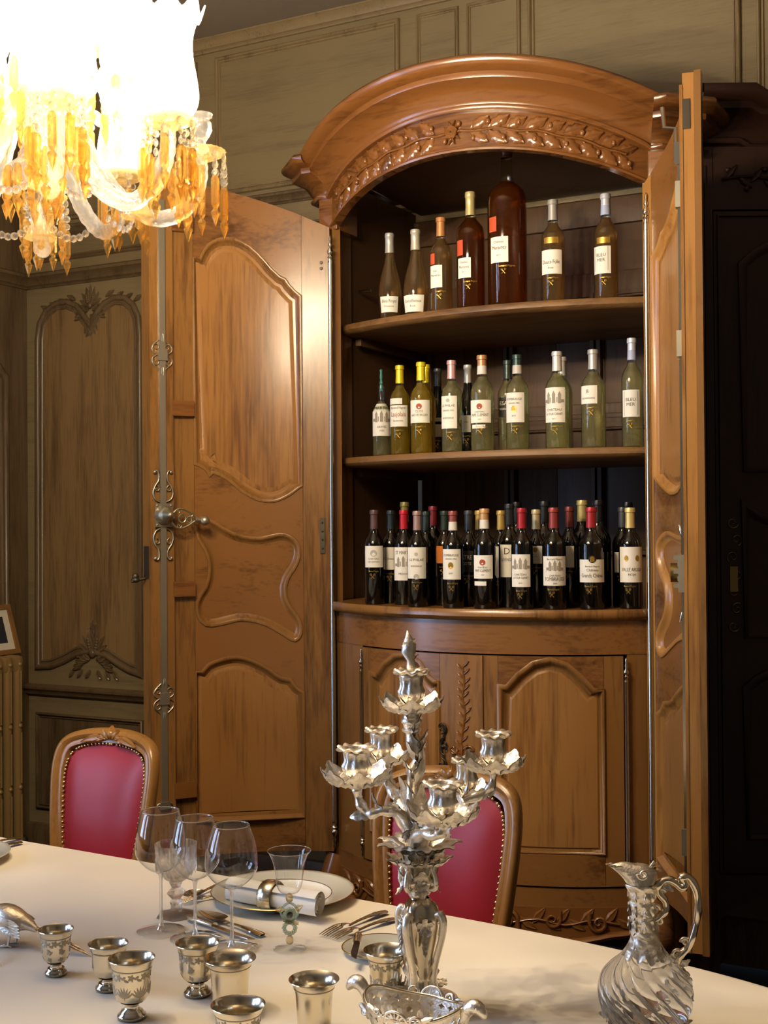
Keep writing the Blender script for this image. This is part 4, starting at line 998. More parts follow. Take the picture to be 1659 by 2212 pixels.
B(2, 1204, 760, 52, .055, 'bordeaux', 'wine_white', 'd6d5d0', 'white wine with white capsule and tall castle label on the middle shelf', (1178, 1220, 839, 914), (('CHATEAU', .64, .07, I_), ('LA TOUR CARNET', .76, .09, I_), ('2011', .9, .04, I_)), extra=(('castle', .36, .3),))
B(2, 1282, 756, 53, .055, 'bordeaux', 'wine_white', 'b8b5b0', 'greenish wine with silver capsule and small high label, second from right, middle shelf', (1256, 1290, 835, 874), (('B', .32, .2, I_), ('SAUVIGNON', .7, .1, I_)))
B(2, 1366, 731, 46, .055, 'bordeaux', 'wine_white', 'd5d6e0', 'bottle with white striped capsule and gridded label, rightmost on the middle shelf', (1346, 1381, 844, 902), (('BLEU', .36, .12, I_), ('MER', .54, .12, I_)), extra=(('frame', .5, .42),), foil2='a9b3cf')
# middle shelf, behind
B(2, 921, 788, 40, .145, 'bordeaux', 'wine_gold', 'dcc626', 'golden wine with yellow capsule half hidden behind its twin on the middle shelf', None)
B(2, 946, 797, 40, .235, 'burgundy', 'dark', '4d4b48', 'dark bottle with grey capsule and oval label behind, middle shelf', (933, 958, 918, 945), (), (935, 954, 904, 912))
B(2, 1011, 789, 42, .15, 'burgundy', 'dark', 'bdbab2', 'brown bottle with white capsule behind the copper-capped bottle, middle shelf', (997, 1017, 899, 935), (('VIN', .4, .1, I_),))
B(2, 1097, 779, 44, .15, 'bordeaux', 'wine_white', '33423f', 'bottle with dark green capsule and black label behind, middle shelf', (1078, 1100, 860, 902, 'darklabel'), (('ESA', .3, .2, 'pale'), ('RESERVE', .6, .1, 'pale')), keys=False)
B(2, 1215, 772, 44, .15, 'bordeaux', 'wine_white', 'cfcdc6', 'white wine with white capsule half hidden behind the castle label bottle', None)
# lowest shelf, front row
D = 'dark'
B(3, 809, 1102, 44, .05, 'bordeaux', D, '5d4744', 'red wine with plum capsule and framed label, leftmost on the lowest shelf', (789, 827, 1179, 1225), (('CHATEAU', .6, .08, I_), ('LES GRANDS', .74, .07, I_)), extra=(('grey', .34, .16),))
B(3, 873, 1102, 46, .11, 'bordeaux', D, 'b3202c', 'red wine with bright red capsule and wide castle engraving, left end of the lowest shelf', (852, 892, 1182, 1253), (('ST MARTIN', .16, .1, I_), ('MEDOC', .8, .06, I_)), extra=(('castle', .5, .28),), keys=False)
B(3, 902, 1104, 45, .045, 'bordeaux', D, '9a7f78', 'red wine with rosy grey capsule and tall label with seal, lowest shelf left', (881, 920, 1182, 1249), (('LE PHILAE', .4, .08, I_), ('BORDEAUX', .6, .05, I_)), extra=(('grey', .22, .06), ('grey', .94, .09)))
B(3, 979, 1104, 46, .05, 'bordeaux', D, '8a4a42', 'red wine with red and white capsule and gold seal on label, lowest shelf front', (957, 995, 1186, 1251), (('FOMBRAUGE', .2, .08, I_), ('GRAND CRU', .32, .05, I_), ('2009', .8, .05, I_)), extra=(('seal', .54, .09),), foil2='d8d3c8')
B(3, 1047, 1099, 50, .05, 'bordeaux', D, 'c79a68', 'red wine with copper and white capsule and red crossed keys label, lowest shelf front', (1024, 1064, 1199, 1249), (('CHATEAU', .52, .07, I_), ('PAPE CLEMENT', .66, .12, I_), ('2009', .84, .05, I_)), (1025, 1050, 1255, 1264), extra=(('crest', .3, .13),), foil2='d8d3c8', keys=False)
B(3, 1128, 1098, 48, .05, 'bordeaux', D, 'a32a32', 'red wine with red capsule and gold emblem, tall castle label, lowest shelf front', (1106, 1145, 1197, 1267), (('CHATEAU', .62, .06, I_), ('LA TOUR CARNET', .72, .09, I_), ('2010', .88, .04, I_)), extra=(('castle', .36, .3),))
B(3, 1197, 1097, 52, .05, 'bordeaux', D, '8c3a36', 'red wine with dark red capsule and engraved house label, lowest shelf front', (1174, 1221, 1201, 1264), (('Bernard Magrez', .1, .06, I_), ('CHATEAU', .66, .06, I_), ('FOMBRAUGE', .78, .13, I_), ('2009', .93, .05, I_)), extra=(('castle', .4, .3),))
B(3, 1278, 1096, 54, .05, 'bordeaux', D, 'a63034', 'red wine with red capsule and dark roundel on label, second from right in the front', (1253, 1305, 1208, 1257), (('Bernard Magrez', .3, .07, I_), ('Château', .46, .11, I_), ('Grands Chênes', .7, .17, I_)), extra=(('disc', -.02, .17), ('seal', -.02, .10)))
B(3, 1362, 1097, 50, .055, 'bordeaux', D, 'd8c27c', 'red wine with pale gold capsule and two medals on label, rightmost in the front', (1340, 1386, 1181, 1257), (('VALLE ARUGA', .64, .1, I_), ('RIOJA', .78, .06, I_)), extra=(('medals', .32, .14),))
# lowest shelf, rows behind
B(3, 845, 1103, 44, .135, 'bordeaux', D, '1f2a30', 'red wine with blue black capsule behind the plum one, lowest shelf left', (830, 853, 1182, 1230), (('Château', .5, .1, I_),))
B(3, 875, 1085, 46, .225, 'bordeaux', D, '7d7440', 'red wine with green gold capsule behind the bright red one, lowest shelf', None)
B(3, 921, 1105, 44, .15, 'bordeaux', D, '26302c', 'red wine with green black capsule behind the rosy grey one, lowest shelf', None)
B(3, 936, 1094, 46, .25, 'bordeaux', D, '6d1f28', 'red wine with dark red capsule and orange label in the back row', (924, 943, 1179, 1220, 'orange'), ())
B(3, 961, 1104, 44, .145, 'bordeaux', D, '2d3a34', 'red wine with dark green capsule and orange label, lowest shelf second row', (943, 962, 1179, 1216, 'orange'), ())
B(3, 1013, 1103, 46, .145, 'bordeaux', D, '34383a', 'red wine with dark grey capsule and black label, lowest shelf second row', (996, 1022, 1190, 1235, 'darklabel'), (('RTRE', .3, .2, 'pale'), ('COTE', .6, .12, 'pale')))
B(3, 1036, 1103, 44, .225, 'bordeaux', D, 'b99a52', 'red wine with brass gold capsule behind the copper and white one', None)
B(3, 1083, 1103, 44, .205, 'bordeaux', D, 'b99a52', 'red wine with brass gold capsule left of the tall black one', (1066, 1084, 1180, 1247), ())
B(3, 1101, 1089, 48, .13, 'bordeaux', D, '26282a', 'tall red wine with black capsule and label lettered large, lowest shelf second row', (1081, 1112, 1176, 1246), (('D', .2, .2, I_), ('LEYENDA', .46, .12, I_)), keys=False)
B(3, 1117, 1085, 48, .285, 'bordeaux', D, '1c1c1e', 'tall red wine with black capsule in the back row, half behind the gold emblem capsule', None)
B(3, 1159, 1101, 46, .14, 'bordeaux', D, 'bcae84', 'red wine with pale gold capsule and crowned label, lowest shelf second row', (1142, 1172, 1179, 1217), (('C.L.', .55, .15, I_),), extra=(('seal', .22, .12),))
B(3, 1177, 1083, 54, .235, 'bordeaux', D, '1a1d1f', 'large red wine with broad black capsule in the back row', None)
B(3, 1231, 1095, 46, .15, 'bordeaux', D, '6e2f26', 'red wine with brown red capsule and white label, lowest shelf second row', (1217, 1240, 1179, 1225), ())
B(3, 1259, 1081, 56, .245, 'bordeaux', D, 'b5a468', 'large red wine with pale brass capsule in the back row, right side', (1235, 1258, 1177, 1215), (('Vin', .5, .12, I_),), keys=False)
B(3, 1293, 1081, 54, .165, 'bordeaux', D, '1a1a1c', 'large red wine with black capsule behind the dark roundel bottle', None)
B(3, 1346, 1096, 46, .15, 'bordeaux', D, '4a4f52', 'red wine with slate capsule behind the two-medal bottle', (1328, 1350, 1192, 1236), ())
B(3, 1357, 1085, 46, .26, 'bordeaux', D, '1c1c1e', 'red wine with black capsule in the back row at the right end', None)

# ================================================================== TABLE, CHAIRS
TE = Vector((.853, -.522, 0)); TN = Vector((-.522, -.853, 0)); TC = Vector((-.825, 2.611, 0)); TA, TB = 1.75, 0.6
TROT = atan2(TE.y, TE.x); TZ = 0.75
def sup(a, k=1.0, n=4.0):
    c, s = cos(a), sin(a); return (TA * k * math.copysign(abs(c) ** (2 / n), c), TB * k * math.copysign(abs(s) ** (2 / n), s))
tb = thing('dining_table', 'long dining table under the white cloth', 'table', TC, TROT)
m = MB(); N = 72; ring = [sup(2 * pi * i / N, .985) for i in range(N)]
m.slab([ring], .715, .7455, lambda a, b, d: (a, b, d)); part('tabletop', m, 'mahog', tb, 30)
for x in (-1.2, 1.2):
    for y in (-.38, .38):
        m = MB(); m.lathe([(0, 0), (.025, 0), (.028, .04), (.022, .08), (.03, .3), (.038, .55), (.03, .6), (.045, .63), (.045, .716), (0, .716)], 14, (x, y, 0)); part('leg', m, 'mahog', tb)
m = MB(); rows = []
NN = 160
prof = [(0.0, TZ), (.55, TZ), (.985, TZ), (1.0, TZ - .003), (1.006, TZ - .012)] + [(1.008 + .012 * t, TZ - .012 - .27 * t) for t in (.15, .4, .7, 1.0)]
def cl(i, j):
    a = 2 * pi * i; k, z = prof[round(j * (len(prof) - 1))]; x, y = sup(a, max(k, .0005)); dr = max(0, TZ - .012 - z)
    f = 1 + dr * .07 * sin(a * 26) + dr * .04 * sin(a * 47 + 1); return (x * f, y * f * (1 + dr * .15), z)
m.grid(NN, len(prof), cl, True); tc = part('tablecloth', m, 'cloth', None, 60, True, TC, (0, 0, TROT))
tc['label'] = 'plain cream white tablecloth covering the whole dining table'; tc['category'] = 'tablecloth'
CZ = TZ + .0008

def chair(name, loc, rot, label):
    t = thing(name, label, 'chair', loc, rot, 'crimson leather chairs along the far side of the table')
    # back outline (x, height above seat bottom of back), slightly waisted, with a serpentine crest
    half = [(.0, .985), (.06, .983), (.125, .973), (.168, .954), (.190, .922), (.198, .872), (.196, .81), (.190, .74), (.182, .67), (.172, .60), (.160, .53), (.150, .47)]
    half = cr(half, 4); out = half + [(-a, b) for a, b in half[::-1] if a > 1e-6]
    rec = radians(9)
    mp = lambda a, b, d: (a, (b - .47) * sin(rec) - d - .10 * (a / .2) ** 2 * .35, .47 + (b - .47) * cos(rec))
    m = MB(); m.loopsweep(out[::-1] if False else out, [(.0, -.022), (-.004, -.012), (-.004, .006), (.002, .014), (.010, .018), (.018, .014), (.023, .009), (.030, .012), (.036, .012), (.040, .004), (.042, -.01), (.03, -.022), (0, -.022)], mp); part('back_frame', m, 'chairwood', t, 50)
    lp = [(a * .79, .47 + .035 + (b - .47) * (.985 - .47 - .042 - .035) / (.985 - .47)) for a, b in out]
    def cush(sgn):
        def fn(i, j):
            a0, b0 = lp[round(i * len(lp)) % len(lp)]; r = j; c = (0, .73); bul = .026 * (1 - r ** 4) * (1 if sgn > 0 else .3)
            return mp(c[0] + (a0 - c[0]) * r, c[1] + (b0 - c[1]) * r, sgn * (bul + .002) if sgn > 0 else -.018 - bul)
        return fn
    m = MB(); m.grid(len(lp), 9, cush(1), True); m.grid(len(lp), 9, cush(-1), True); part('back_cushion', m, 'leather', t, 60)
    m = MB(); lin = lp; acc = 0
    for (a0, b0), (a1, b1) in zip(lin, lin[1:] + lin[:1]):
        acc += hypot(a1 - a0, b1 - b0)
        while acc > .0118:
            acc -= .0118; m.ball(mp(a1 * 1.005, b1 + .001, .007), .0047, 8, 5)
    part('nail_heads', m, 'nail', t, 60, kind='stuff')
    m = MB()
    for k in (-3, -2, -1, 0, 1, 2, 3): leaf(m, mp, .008 * k, .960, pi / 2 - k * .42, .040 - .004 * abs(k), .030, .016, -.2 * k, 2, base=.013)
    for f in (-1, 1):
        leaf(m, mp, f * .015, .968, (0 if f > 0 else pi) - f * .12, .095, .030, .014, -.12 * f, 2, base=.014); scroll(m, mp, f * .03, .965, 0 if f > 0 else pi, .012, 1.1, f, .004, .016)
    m.ball(mp(0, .975, .016), .014, 10, 6); part('crest_carving', m, 'chairwood', t, 60)
    # seat
    m = MB(); st = [(-.22, -.44), (.22, -.44), (.19, -.02), (-.19, -.02)]
    m.slab([st], .34, .40, lambda a, b, d: (a, b, d)); part('seat_rail', m, 'chairwood', t, 30)
    m = MB(); m.grid(11, 11, lambda i, j: ((i * 2 - 1) * (.215 - .028 * j), -.435 + .41 * j, .40 + .06 * (1 - (2 * i - 1) ** 6) * (1 - (2 * j - 1) ** 6))); part('seat_cushion', m, 'leather', t, 60)
    for x, y in ((-.19, -.41), (.19, -.41), (-.17, -.04), (.17, -.04)):
        f = 1 if x > 0 else -1; g = -1 if y < -.2 else .6
        m = MB(); m.tube(cr([(x, y, .40), (x + f * .012, y + g * .012, .33), (x + f * .004, y + g * .004, .2), (x - f * .006, y, .09), (x + f * .004, y + g * .012, .02), (x + f * .006, y + g * .016, 0)], 3), [.026, .028, .03, .028, .025, .022, .02, .018, .016, .015, .014, .015, .016, .018, .019, .019], 10); part('leg', m, 'chairwood', t, 60)
    for f in (-1, 1):
        m = MB(); m.tube([mp(f * .155, .52, -.004), mp(f * .158, .46, -.006), (f * .168, -.03, .38)], [.022, .022, .022], 10); part('back_post', m, 'chairwood', t, 60)
    return t
CROT = atan2(-.522, .853)
p = at_y(207, 1580, 3.72); chair('dining_chair', (p.x, p.y, 0), CROT, 'crimson leather chair on the left, before the open cabinet door and radiator')
p = at_y(948, 1668, 3.08); chair('dining_chair', (p.x, p.y, 0), CROT, 'crimson leather chair in the centre, behind the silver candelabrum')

# ================================================================== TABLEWARE
def on_table(px, py): p = at_z(px, py, CZ); return p
def wineglass(px, py, h, foot, bowl, rim, zb, label, group):
    p = on_table(px, py); t = thing('wine_glass', label, 'glass', p, 0, group)
    zw = zb + (h - zb) * .42
    b = cr([(.004, zb), (bowl * .55, zb + .012), (bowl * .92, zb + (zw - zb) * .62), (bowl, zw), (bowl * .93, zw + (h - zw) * .5), (rim, h)], 5)
    part('bowl', MB().lathe([(0, zb)] + b + [(rim - .0008, h + .0006), (rim - .0014, h - .001)], 40), 'glass', t, 80)
    part('stem', MB().lathe([(.009, .005), (.005, .012), (.0036, .03), (.0034, zb - .02), (.0045, zb - .005), (.008, zb + .003)], 16), 'crystal_tab', t, 80)
    part('foot', MB().lathe([(0, .0055), (.01, .005), (foot * .6, .003), (foot - .0006, .0018), (foot, .0012), (foot - .0004, .0003)], 40), 'glass', t, 80)
    m = MB(); m.tube([(rim * cos(k * pi / 24), rim * sin(k * pi / 24), h) for k in range(48)], .0010, 6, closed=True); part('rim', m, 'crystal_tab', t, 80); return t
G = 'balloon wine glasses at the place setting'
wineglass(348, 2011, .246, .050, .052, .0385, .118, 'tall balloon wine glass standing leftmost at the place setting', G)
wineglass(422, 2028, .242, .051, .051, .038, .117, 'balloon wine glass in the middle of the three', G)
wineglass(501, 2048, .241, .052, .052, .036, .115, 'balloon wine glass nearest the plate, right of the other two', G)
# cut crystal goblet
t = thing('crystal_goblet', 'short faceted crystal goblet between the tall balloon glasses', 'glass', on_table(381, 1977))
fac = lambda n, amt: (lambda a, r, z: (r * (1 - amt * (1 - cos(((a * n / (2 * pi)) % 1 - .5) * 2 * pi / n) / cos(pi / n)) * -1 if False else r * cos(pi / n) / cos(((a + pi / n) % (2 * pi / n)) - pi / n)), z))
hexm = lambda n: (lambda a, r, z: (r * cos(pi / n) / cos(((a + pi / n) % (2 * pi / n)) - pi / n), z))
part('bowl', MB().lathe([(0, .070), (.012, .071), (.026, .080), (.036, .096), (.042, .118), (.0455, .153), (.0438, .153), (.040, .118), (.033, .098), (.02, .082), (0, .078)], 40, mod=lambda a, r, z: (r * (1 + (.035 * cos(10 * a) if .08 < z < .135 and r > .0 else 0)), z)), 'crystal_tab', t, 40)
part('stem', MB().lathe([(.006, .006), (.014, .012), (.012, .022), (.015, .03), (.010, .036), (.021, .048), (.021, .05), (.010, .060), (.013, .066), (.016, .072), (0, .074)], 24, mod=hexm(6)), 'crystal_tab', t, 20)
part('foot', MB().lathe([(0, .008), (.02, .008), (.043, .004), (.045, .0005), (0, .0005)], 24, mod=hexm(6)), 'crystal_tab', t, 20)
m = MB()
for k in range(10):
    a = 2 * pi * k / 10; f = lambda x, y, d: ((.0425 + .1 * (y - .112) + d) * cos(a + x / .043), (.0425 + .1 * (y - .112) + d) * sin(a + x / .043), y)
    leaf(m, f, 0, .094, pi / 2 + .35, .034, .011, .003, .1, 0); leaf(m, f, .004, .09, pi / 2 - .35, .03, .009, .003, -.1, 0)
part('cut_facets', m, 'crystal_tab', t, 60)
# goblet with a twisted green and gold stem
t = thing('twisted_stem_glass', 'bell-shaped glass with green and gold twisted stem, right of the balloon glasses', 'glass', on_table(626, 2051))
part('bowl', MB().lathe([(0, .109)] + cr([(.006, .109), (.018, .113), (.0245, .125), (.0275, .145), (.0315, .168), (.038, .185), (.0428, .193)], 4) + [(.042, .1935)], 36), 'glass', t, 80)
m = MB(); m.tube([(.0428 * cos(k * pi / 20), .0428 * sin(k * pi / 20), .193) for k in range(40)], .0007, 6, closed=True); part('rim', m, 'crystal_tab', t, 80)
part('foot', MB().lathe([(0, .010), (.005, .009), (.012, .006), (.028, .003), (.0325, .0015), (.0323, .0003)], 36), 'glass', t, 80)
for z0 in (.010, .092): part('gold_knop', MB().lathe([(.003, z0), (.0065, z0 + .003), (.0075, z0 + .009), (.006, z0 + .014), (.003, z0 + .018)], 14), 'goldglass', t, 60)
m = MB()
for cz_, r_, tw in ((.042, .011, 0), (.066, .012, .6)):
    for ph in (0, pi):
        m.tube([((r_ + .0025 * cos(6 * k * pi / 18 + ph)) * cos(k * pi / 18) * cos(tw), (r_ + .0025 * cos(6 * k * pi / 18 + ph)) * cos(k * pi / 18) * sin(tw) + .0028 * sin(6 * k * pi / 18 + ph), cz_ + (r_ + .0025 * cos(6 * k * pi / 18 + ph)) * sin(k * pi / 18)) for k in range(36)], .0024, 6, closed=True)
for f in (-1, 1): m.tube(cr([(0, 0, .055), (f * .012, 0, .062), (f * .017, 0, .074), (f * .010, 0, .086), (0, 0, .092)], 4), .0025, 6)
part('twisted_stem', m, 'greenglass', t, 60)
m = MB()
for f in (-1, 1): leaf(m, lambda a, b, d: (a, d, b), f * .008, .078, (0 if f > 0 else pi) + f * .2, .02, .014, .004, .2, 2)
m.tube([(-.012, -.004, .058), (.018, -.004, .052)], .003, 6); part('gold_wings', m, 'goldglass', t, 60)
# plate with napkin and ring
pc = on_table(611, 1942)
t = thing('dinner_plate', 'large grey-rimmed porcelain plate with a thin gilt edge carrying the napkin', 'plate', pc)
part('well', MB().lathe([(0, .006), (.095, .006), (.104, .009), (.108, .013)], 64), 'porcelain', t, 60)
part('rim', MB().lathe([(.108, .013), (.112, .015), (.15, .021), (.158, .0225), (.1595, .0215), (.15, .018), (.112, .008), (.09, .001), (0, .001)], 64), 'porcelain_grey', t, 60)
for r_, z_ in ((.1588, .0225), (.109, .0142)):
    part('gilt_band', MB().lathe([(r_ - .001, z_ + .0002), (r_, z_ + .0006), (r_ + .0010, z_ - .0004)], 64), 'gilt', t, 60)
a_, b_ = at_z(497, 1918, TZ + .040), at_z(690, 1952, TZ + .040)
nl = (b_ - a_).length; nr = .029; nz = TZ + .0085 + nr
t = thing('napkin', 'white linen napkin rolled up and lying on the large plate', 'napkin', ((a_.x + b_.x) / 2, (a_.y + b_.y) / 2, nz), atan2(b_.y - a_.y, b_.x - a_.x))
m = MB()
def nap(i, j):
    th = j * 3.2 * 2 * pi; r = nr * (.30 + .70 * j) * (1 + .02 * sin(9 * i)); x = (i - .5) * nl + .004 * sin(th)
    return (x, r * cos(th + 1.2), r * sin(th + 1.2) * .96)
m.grid(16, 90, nap); part('roll', m, 'napkin', t, 80, False)
t = thing('napkin_ring', 'round silver napkin ring holding the rolled napkin', 'napkin ring', ((a_.x * .53 + b_.x * .47), (a_.y * .53 + b_.y * .47), nz), atan2(b_.y - a_.y, b_.x - a_.x))
m = MB(); m.lathe([(.0315, -.017), (.034, -.013), (.0355, 0), (.034, .013), (.0315, .017), (.0305, .016), (.0305, -.016), (.0315, -.017)], 40, M=Matrix.Rotation(pi / 2, 3, 'Y')); part('band', m, 'silver_soft', t, 60)
# small plate with a butter knife
pc = on_table(823, 2057)
t = thing('bread_plate', 'small grey porcelain bread plate partly behind the grape-engraved cup', 'plate', pc)
part('well', MB().lathe([(0, .004), (.045, .004), (.05, .007), (.074, .012), (.0765, .012), (.074, .009), (.05, .003), (.04, .0005), (0, .0005)], 56), 'porcelain_grey', t, 60)
part('gilt_band', MB().lathe([(.0745, .0125), (.0765, .0128), (.0772, .0118)], 56), 'gilt', t, 60)
def frame3(p0, p1):
    p0, p1 = Vector(p0), Vector(p1); d = p1 - p0; return p0, d.length, atan2(d.y, d.x), math.asin(d.z / d.length)
def cutlery(kind, p0, p1, label, group=None, flip=False):
    """p0 handle end, p1 tip; length along local x"""
    p0, L_, rz, el = frame3(p0, p1); t = thing(kind, label, 'cutlery', p0, rz, group); t.rotation_euler = (pi if flip else 0, -el, rz) if not flip else (pi, el, rz)
    hl = L_ * (.60 if kind != 'table_knife' else .42)
    def handle(mat='silver'):
        def fn(i, j):
            x = hl * i; w = .0105 * (.62 + .38 * cos(pi * min(1, i * 1.3))) + .0012 * sin(pi * i) if kind != 'table_knife' else .0085 * (.95 - .2 * i)
            w = max(w, .0035); s = (j * 2 - 1); zz = .004 + .0035 * sin(pi * i) * (1 if kind != 'table_knife' else .5); return (x, s * w * (.75 if i < .02 else 1), zz + .0022 * (1 - s * s))
        m = MB(); m.grid(16, 7, fn)
        m.grid(16, 3, lambda i, j: (fn(i, j)[0], fn(i, j)[1], fn(i, 0)[2] - .0012))
        for f in (-1, 1): leaf(m, lambda a, b, d: (a, b, .006 + d), .016, 0, f * .5, .02, .008, .002, 0, 1)
        part('handle', m, mat, t, 60)
    if kind == 'table_knife':
        m = MB(); m.tube([(0, 0, .0075), (.012, 0, .0075), (hl * .5, 0, .0075), (hl - .006, 0, .0075), (hl, 0, .0075)], [.005, .0085, .0075, .0065, .0075], 10, ell=(1.15, .8)); part('handle', m, 'silver', t, 60)
        m = MB(); m.slab([[(hl, -.006), (L_ * .75, -.008), (L_ - .012, -.006), (L_, .004), (hl, .006)]], .005, .0068, lambda a, b, d: (a, b, d)); part('blade', m, 'steel', t, 30)
        return t
    handle()
    if kind == 'table_fork':
        hx = hl + (L_ - hl) * .42
        m = MB(); m.grid(9, 7, lambda i, j: (hl - .004 + (hx - hl + .004) * i, (j * 2 - 1) * (.0035 + .0085 * i ** 1.4), .006 + .006 * sin(i * 2.2) + .0015 * (1 - (j * 2 - 1) ** 2))); part('head', m, 'silver', t, 60)
        for k in range(4):
            y = -.0102 + .0068 * k; m = MB(); m.tube([(hx - .002, y, .0105), (hx + (L_ - hx) * .5, y, .008), (L_, y * .95, .004)], [.0019, .0017, .0009], 6, ell=(1.1, .8)); part('tine', m, 'silver', t, 60)
    else:
        bw = .021 if kind == 'table_spoon' else .017
        m = MB(); m.grid(15, 11, lambda i, j: (hl - .002 + (L_ - hl + .002) * i, (j * 2 - 1) * bw * (sin(pi * min(1, .06 + .94 * i) ** .8) ** .62 if 0 < i < 1 else .12), .011 - .009 * sin(pi * i ** .8) * (1 - (j * 2 - 1) ** 2))); part('bowl', m, 'silver', t, 80)
    return t
Tz = CZ + .001
tz = lambda x, y: at_z(x, y, Tz)
FG = 'forks right of the plate'
cutlery('table_fork', tz(833, 1972), tz(697, 2025), 'larger silver fork beside the large plate, tines to the left', FG)
cutlery('table_fork', tz(851, 1988), tz(720, 2031), 'smaller silver fork in front of the larger fork', FG)
cutlery('table_knife', tz(406, 1987), tz(548, 2036), 'silver table knife lying behind the glass stems, left of the plate')
cutlery('table_spoon', tz(568, 2024), tz(431, 1978), 'silver spoon lying face down next to the table knife', None, False)
cutlery('table_spoon', tz(486, 1912), tz(398, 1946), 'silver dessert spoon with upturned bowl behind the faceted goblet')
cutlery('table_fork', tz(495, 1935), tz(392, 1953), 'silver dessert fork lying under the dessert spoon left of the plate')
k = cutlery('table_knife', at_z(774, 2024, TZ + .03), at_z(765, 2078, TZ + .018), 'small butter knife with dark tip resting on the bread plate')
for c in k.children:
    if c.name.startswith('blade'): c.data = c.data.copy(); c.data.materials[0] = MAT['black']
cutlery('table_spoon', tz(46, 1812), tz(-90, 1842), 'silver spoon at the far left edge of the table', 'cutlery at the far left place')
cutlery('table_spoon', tz(46, 1822), tz(-80, 1856), 'second silver spoon, nearer one at the far left edge', 'cutlery at the far left place')
t = thing('dinner_plate', 'grey porcelain plate cut off by the left edge of the view', 'plate', on_table(-120, 1862))
part('rim', MB().lathe([(0, .006), (.095, .006), (.108, .013), (.15, .021), (.158, .0225), (.1595, .0215), (.15, .018), (.112, .008), (.09, .001), (0, .001)], 64), 'porcelain_grey', t, 60)

# ------------------------------------------------------------------ silver cups
def cup(px, rim_y, base_y, wpx, style, engr, label):
    p = on_table(px, base_y); dist = p.xy.length; Z = p.y
    h = (EYE.z + ray(px, rim_y).z * dist / ray(px, rim_y).xy.length) - TZ; R = wpx / 2 * Z / F
    t = thing('silver_cup', label, 'cup', p, 0, 'silver cups on the tablecloth')
    if style == 'footed':
        zb = h * .26
        out = cr([(R * .62, zb + .006), (R * .75, zb + .016), (R * .79, h * .55), (R * .82, h * .8), (R * .93, h * .95), (R, h)], 4)
        ft = [(0, .001), (R * .60, .001), (R * .63, .004), (R * .60, .007), (R * .50, .010), (R * .47, .013), (R * .34, zb * .62), (R * .30, zb * .8), (R * .36, zb), (R * .5, zb + .002)]
        part('foot', MB().lathe(ft, 40), 'silver', t, 50)
        body = [(R * .3, zb)] + out
    else:
        zb = .002
        out = cr([(R * .62, zb), (R * .66, h * .15), (R * .70, h * .5), (R * .74, h * .75), (R * .86, h * .92), (R, h)], 4)
        body = [(0, zb), (R * .58, zb)] + out
        part('base_ring', MB().lathe([(R * .62, .0005), (R * .67, .001), (R * .68, .005), (R * .655, .008)], 40), 'silver', t, 50)
    oct_ = style == 'footed' and engr == 'panel'
    md = (lambda a, r, z: (r * (1 - .025 * abs(sin(4 * a))), z)) if oct_ else None
    inn = [(max(0, r - .0014), z) for r, z in out[::-1]] + [(0, out[0][1] + .002)]
    part('body', MB().lathe(body + [(R - .0004, h + .0009)] + inn, 48, mod=md), 'silver_soft', t, 50)
    rad = lambda z: next((r0 + (r1 - r0) * (z - z0) / max(1e-6, z1 - z0) for (r0, z0), (r1, z1) in zip(out, out[1:]) if z0 <= z <= z1), R * .8)
    m = MB(); m.lathe([(rad(h * .84) + .0004, h * .84), (rad(h * .85) + .0008, h * .85), (rad(h * .86) + .0004, h * .86)], 48)
    if engr in ('vine', 'palm', 'flower'):
        rr = R * .8
        q0 = lambda a0: (lambda a, b, d: ((rad(b) + .0003 + d * .2) * cos(a0 + a / rr), (rad(b) + .0003 + d * .2) * sin(a0 + a / rr), b))
        for k in range(9):
            a0 = 2 * pi * k / 9; z1 = h * .76
            for j in range(5): leaf(m, q0(a0), 0, z1, j * 1.256, .007, .0045, .001, 0, 0, 4)
            leaf(m, q0(a0 + .3), 0, z1 - .003, -.5, .009, .006, .001, .1, 1, 5); leaf(m, q0(a0 - .3), 0, z1 + .002, pi + .5, .009, .006, .001, .1, 1, 5)
        for k in range(7):
            a0 = 2 * pi * k / 7
            if engr == 'palm':
                for j in range(-3, 4): leaf(m, q0(a0), 0, h * .42, pi / 2 + j * .42, .019, .004, .001, -.08 * j, 0, 5)
                leaf(m, q0(a0), 0, h * .37, pi / 2, .014, .003, .001, 0, 0, 4)
            elif engr == 'flower':
                for j in range(9): leaf(m, q0(a0 + .4), 0, h * .42, j * .698, .010, .0045, .001, 0, 0, 4)
                for j in range(3): leaf(m, q0(a0), 0, h * .28 + .010 * j, .8 + j, .013, .007, .001, .2, 1, 5)
            else:
                for j in range(6): leaf(m, q0(a0 + .12 * sin(j * 2)), 0, h * (.34 + .06 * j), 1.2 + j * 1.9, .010, .006, .001, .1, 1, 5)
    part('engraving', m, 'engrave', t, 80, False); return t
cup(121, 2008, 2105, 76, 'footed', 'vine', 'smallest silver cup on a foot, beside the silver bird, engraved with blossom')
cup(234, 2039, 2137, 88, 'footed', 'panel', 'plain panelled silver footed cup without engraving, behind the palm-engraved cup')
cup(285, 2070, 2198, 101, 'footed', 'palm', 'silver footed cup engraved with palm fronds, in front on the left')
cup(427, 2037, 2148, 96, 'footed', 'vine', 'silver footed cup engraved with trailing flowers, directly before the balloon glasses')
cup(497, 2070, 2178, 114, 'beaker', 'plain', 'plain silver beaker behind the cup at the bottom edge of the view')
cup(515, 2171, 2290, 119, 'footed', 'vine', 'silver cup cut off by the bottom edge, left of the tall plain beaker')
cup(679, 2116, 2228, 110, 'beaker', 'plain', 'plain silver beaker with flared rim standing left of the pierced basket')
cup(834, 2053, 2164, 98, 'beaker', 'flower', 'silver beaker engraved with grapes and daisies beside the bread plate')

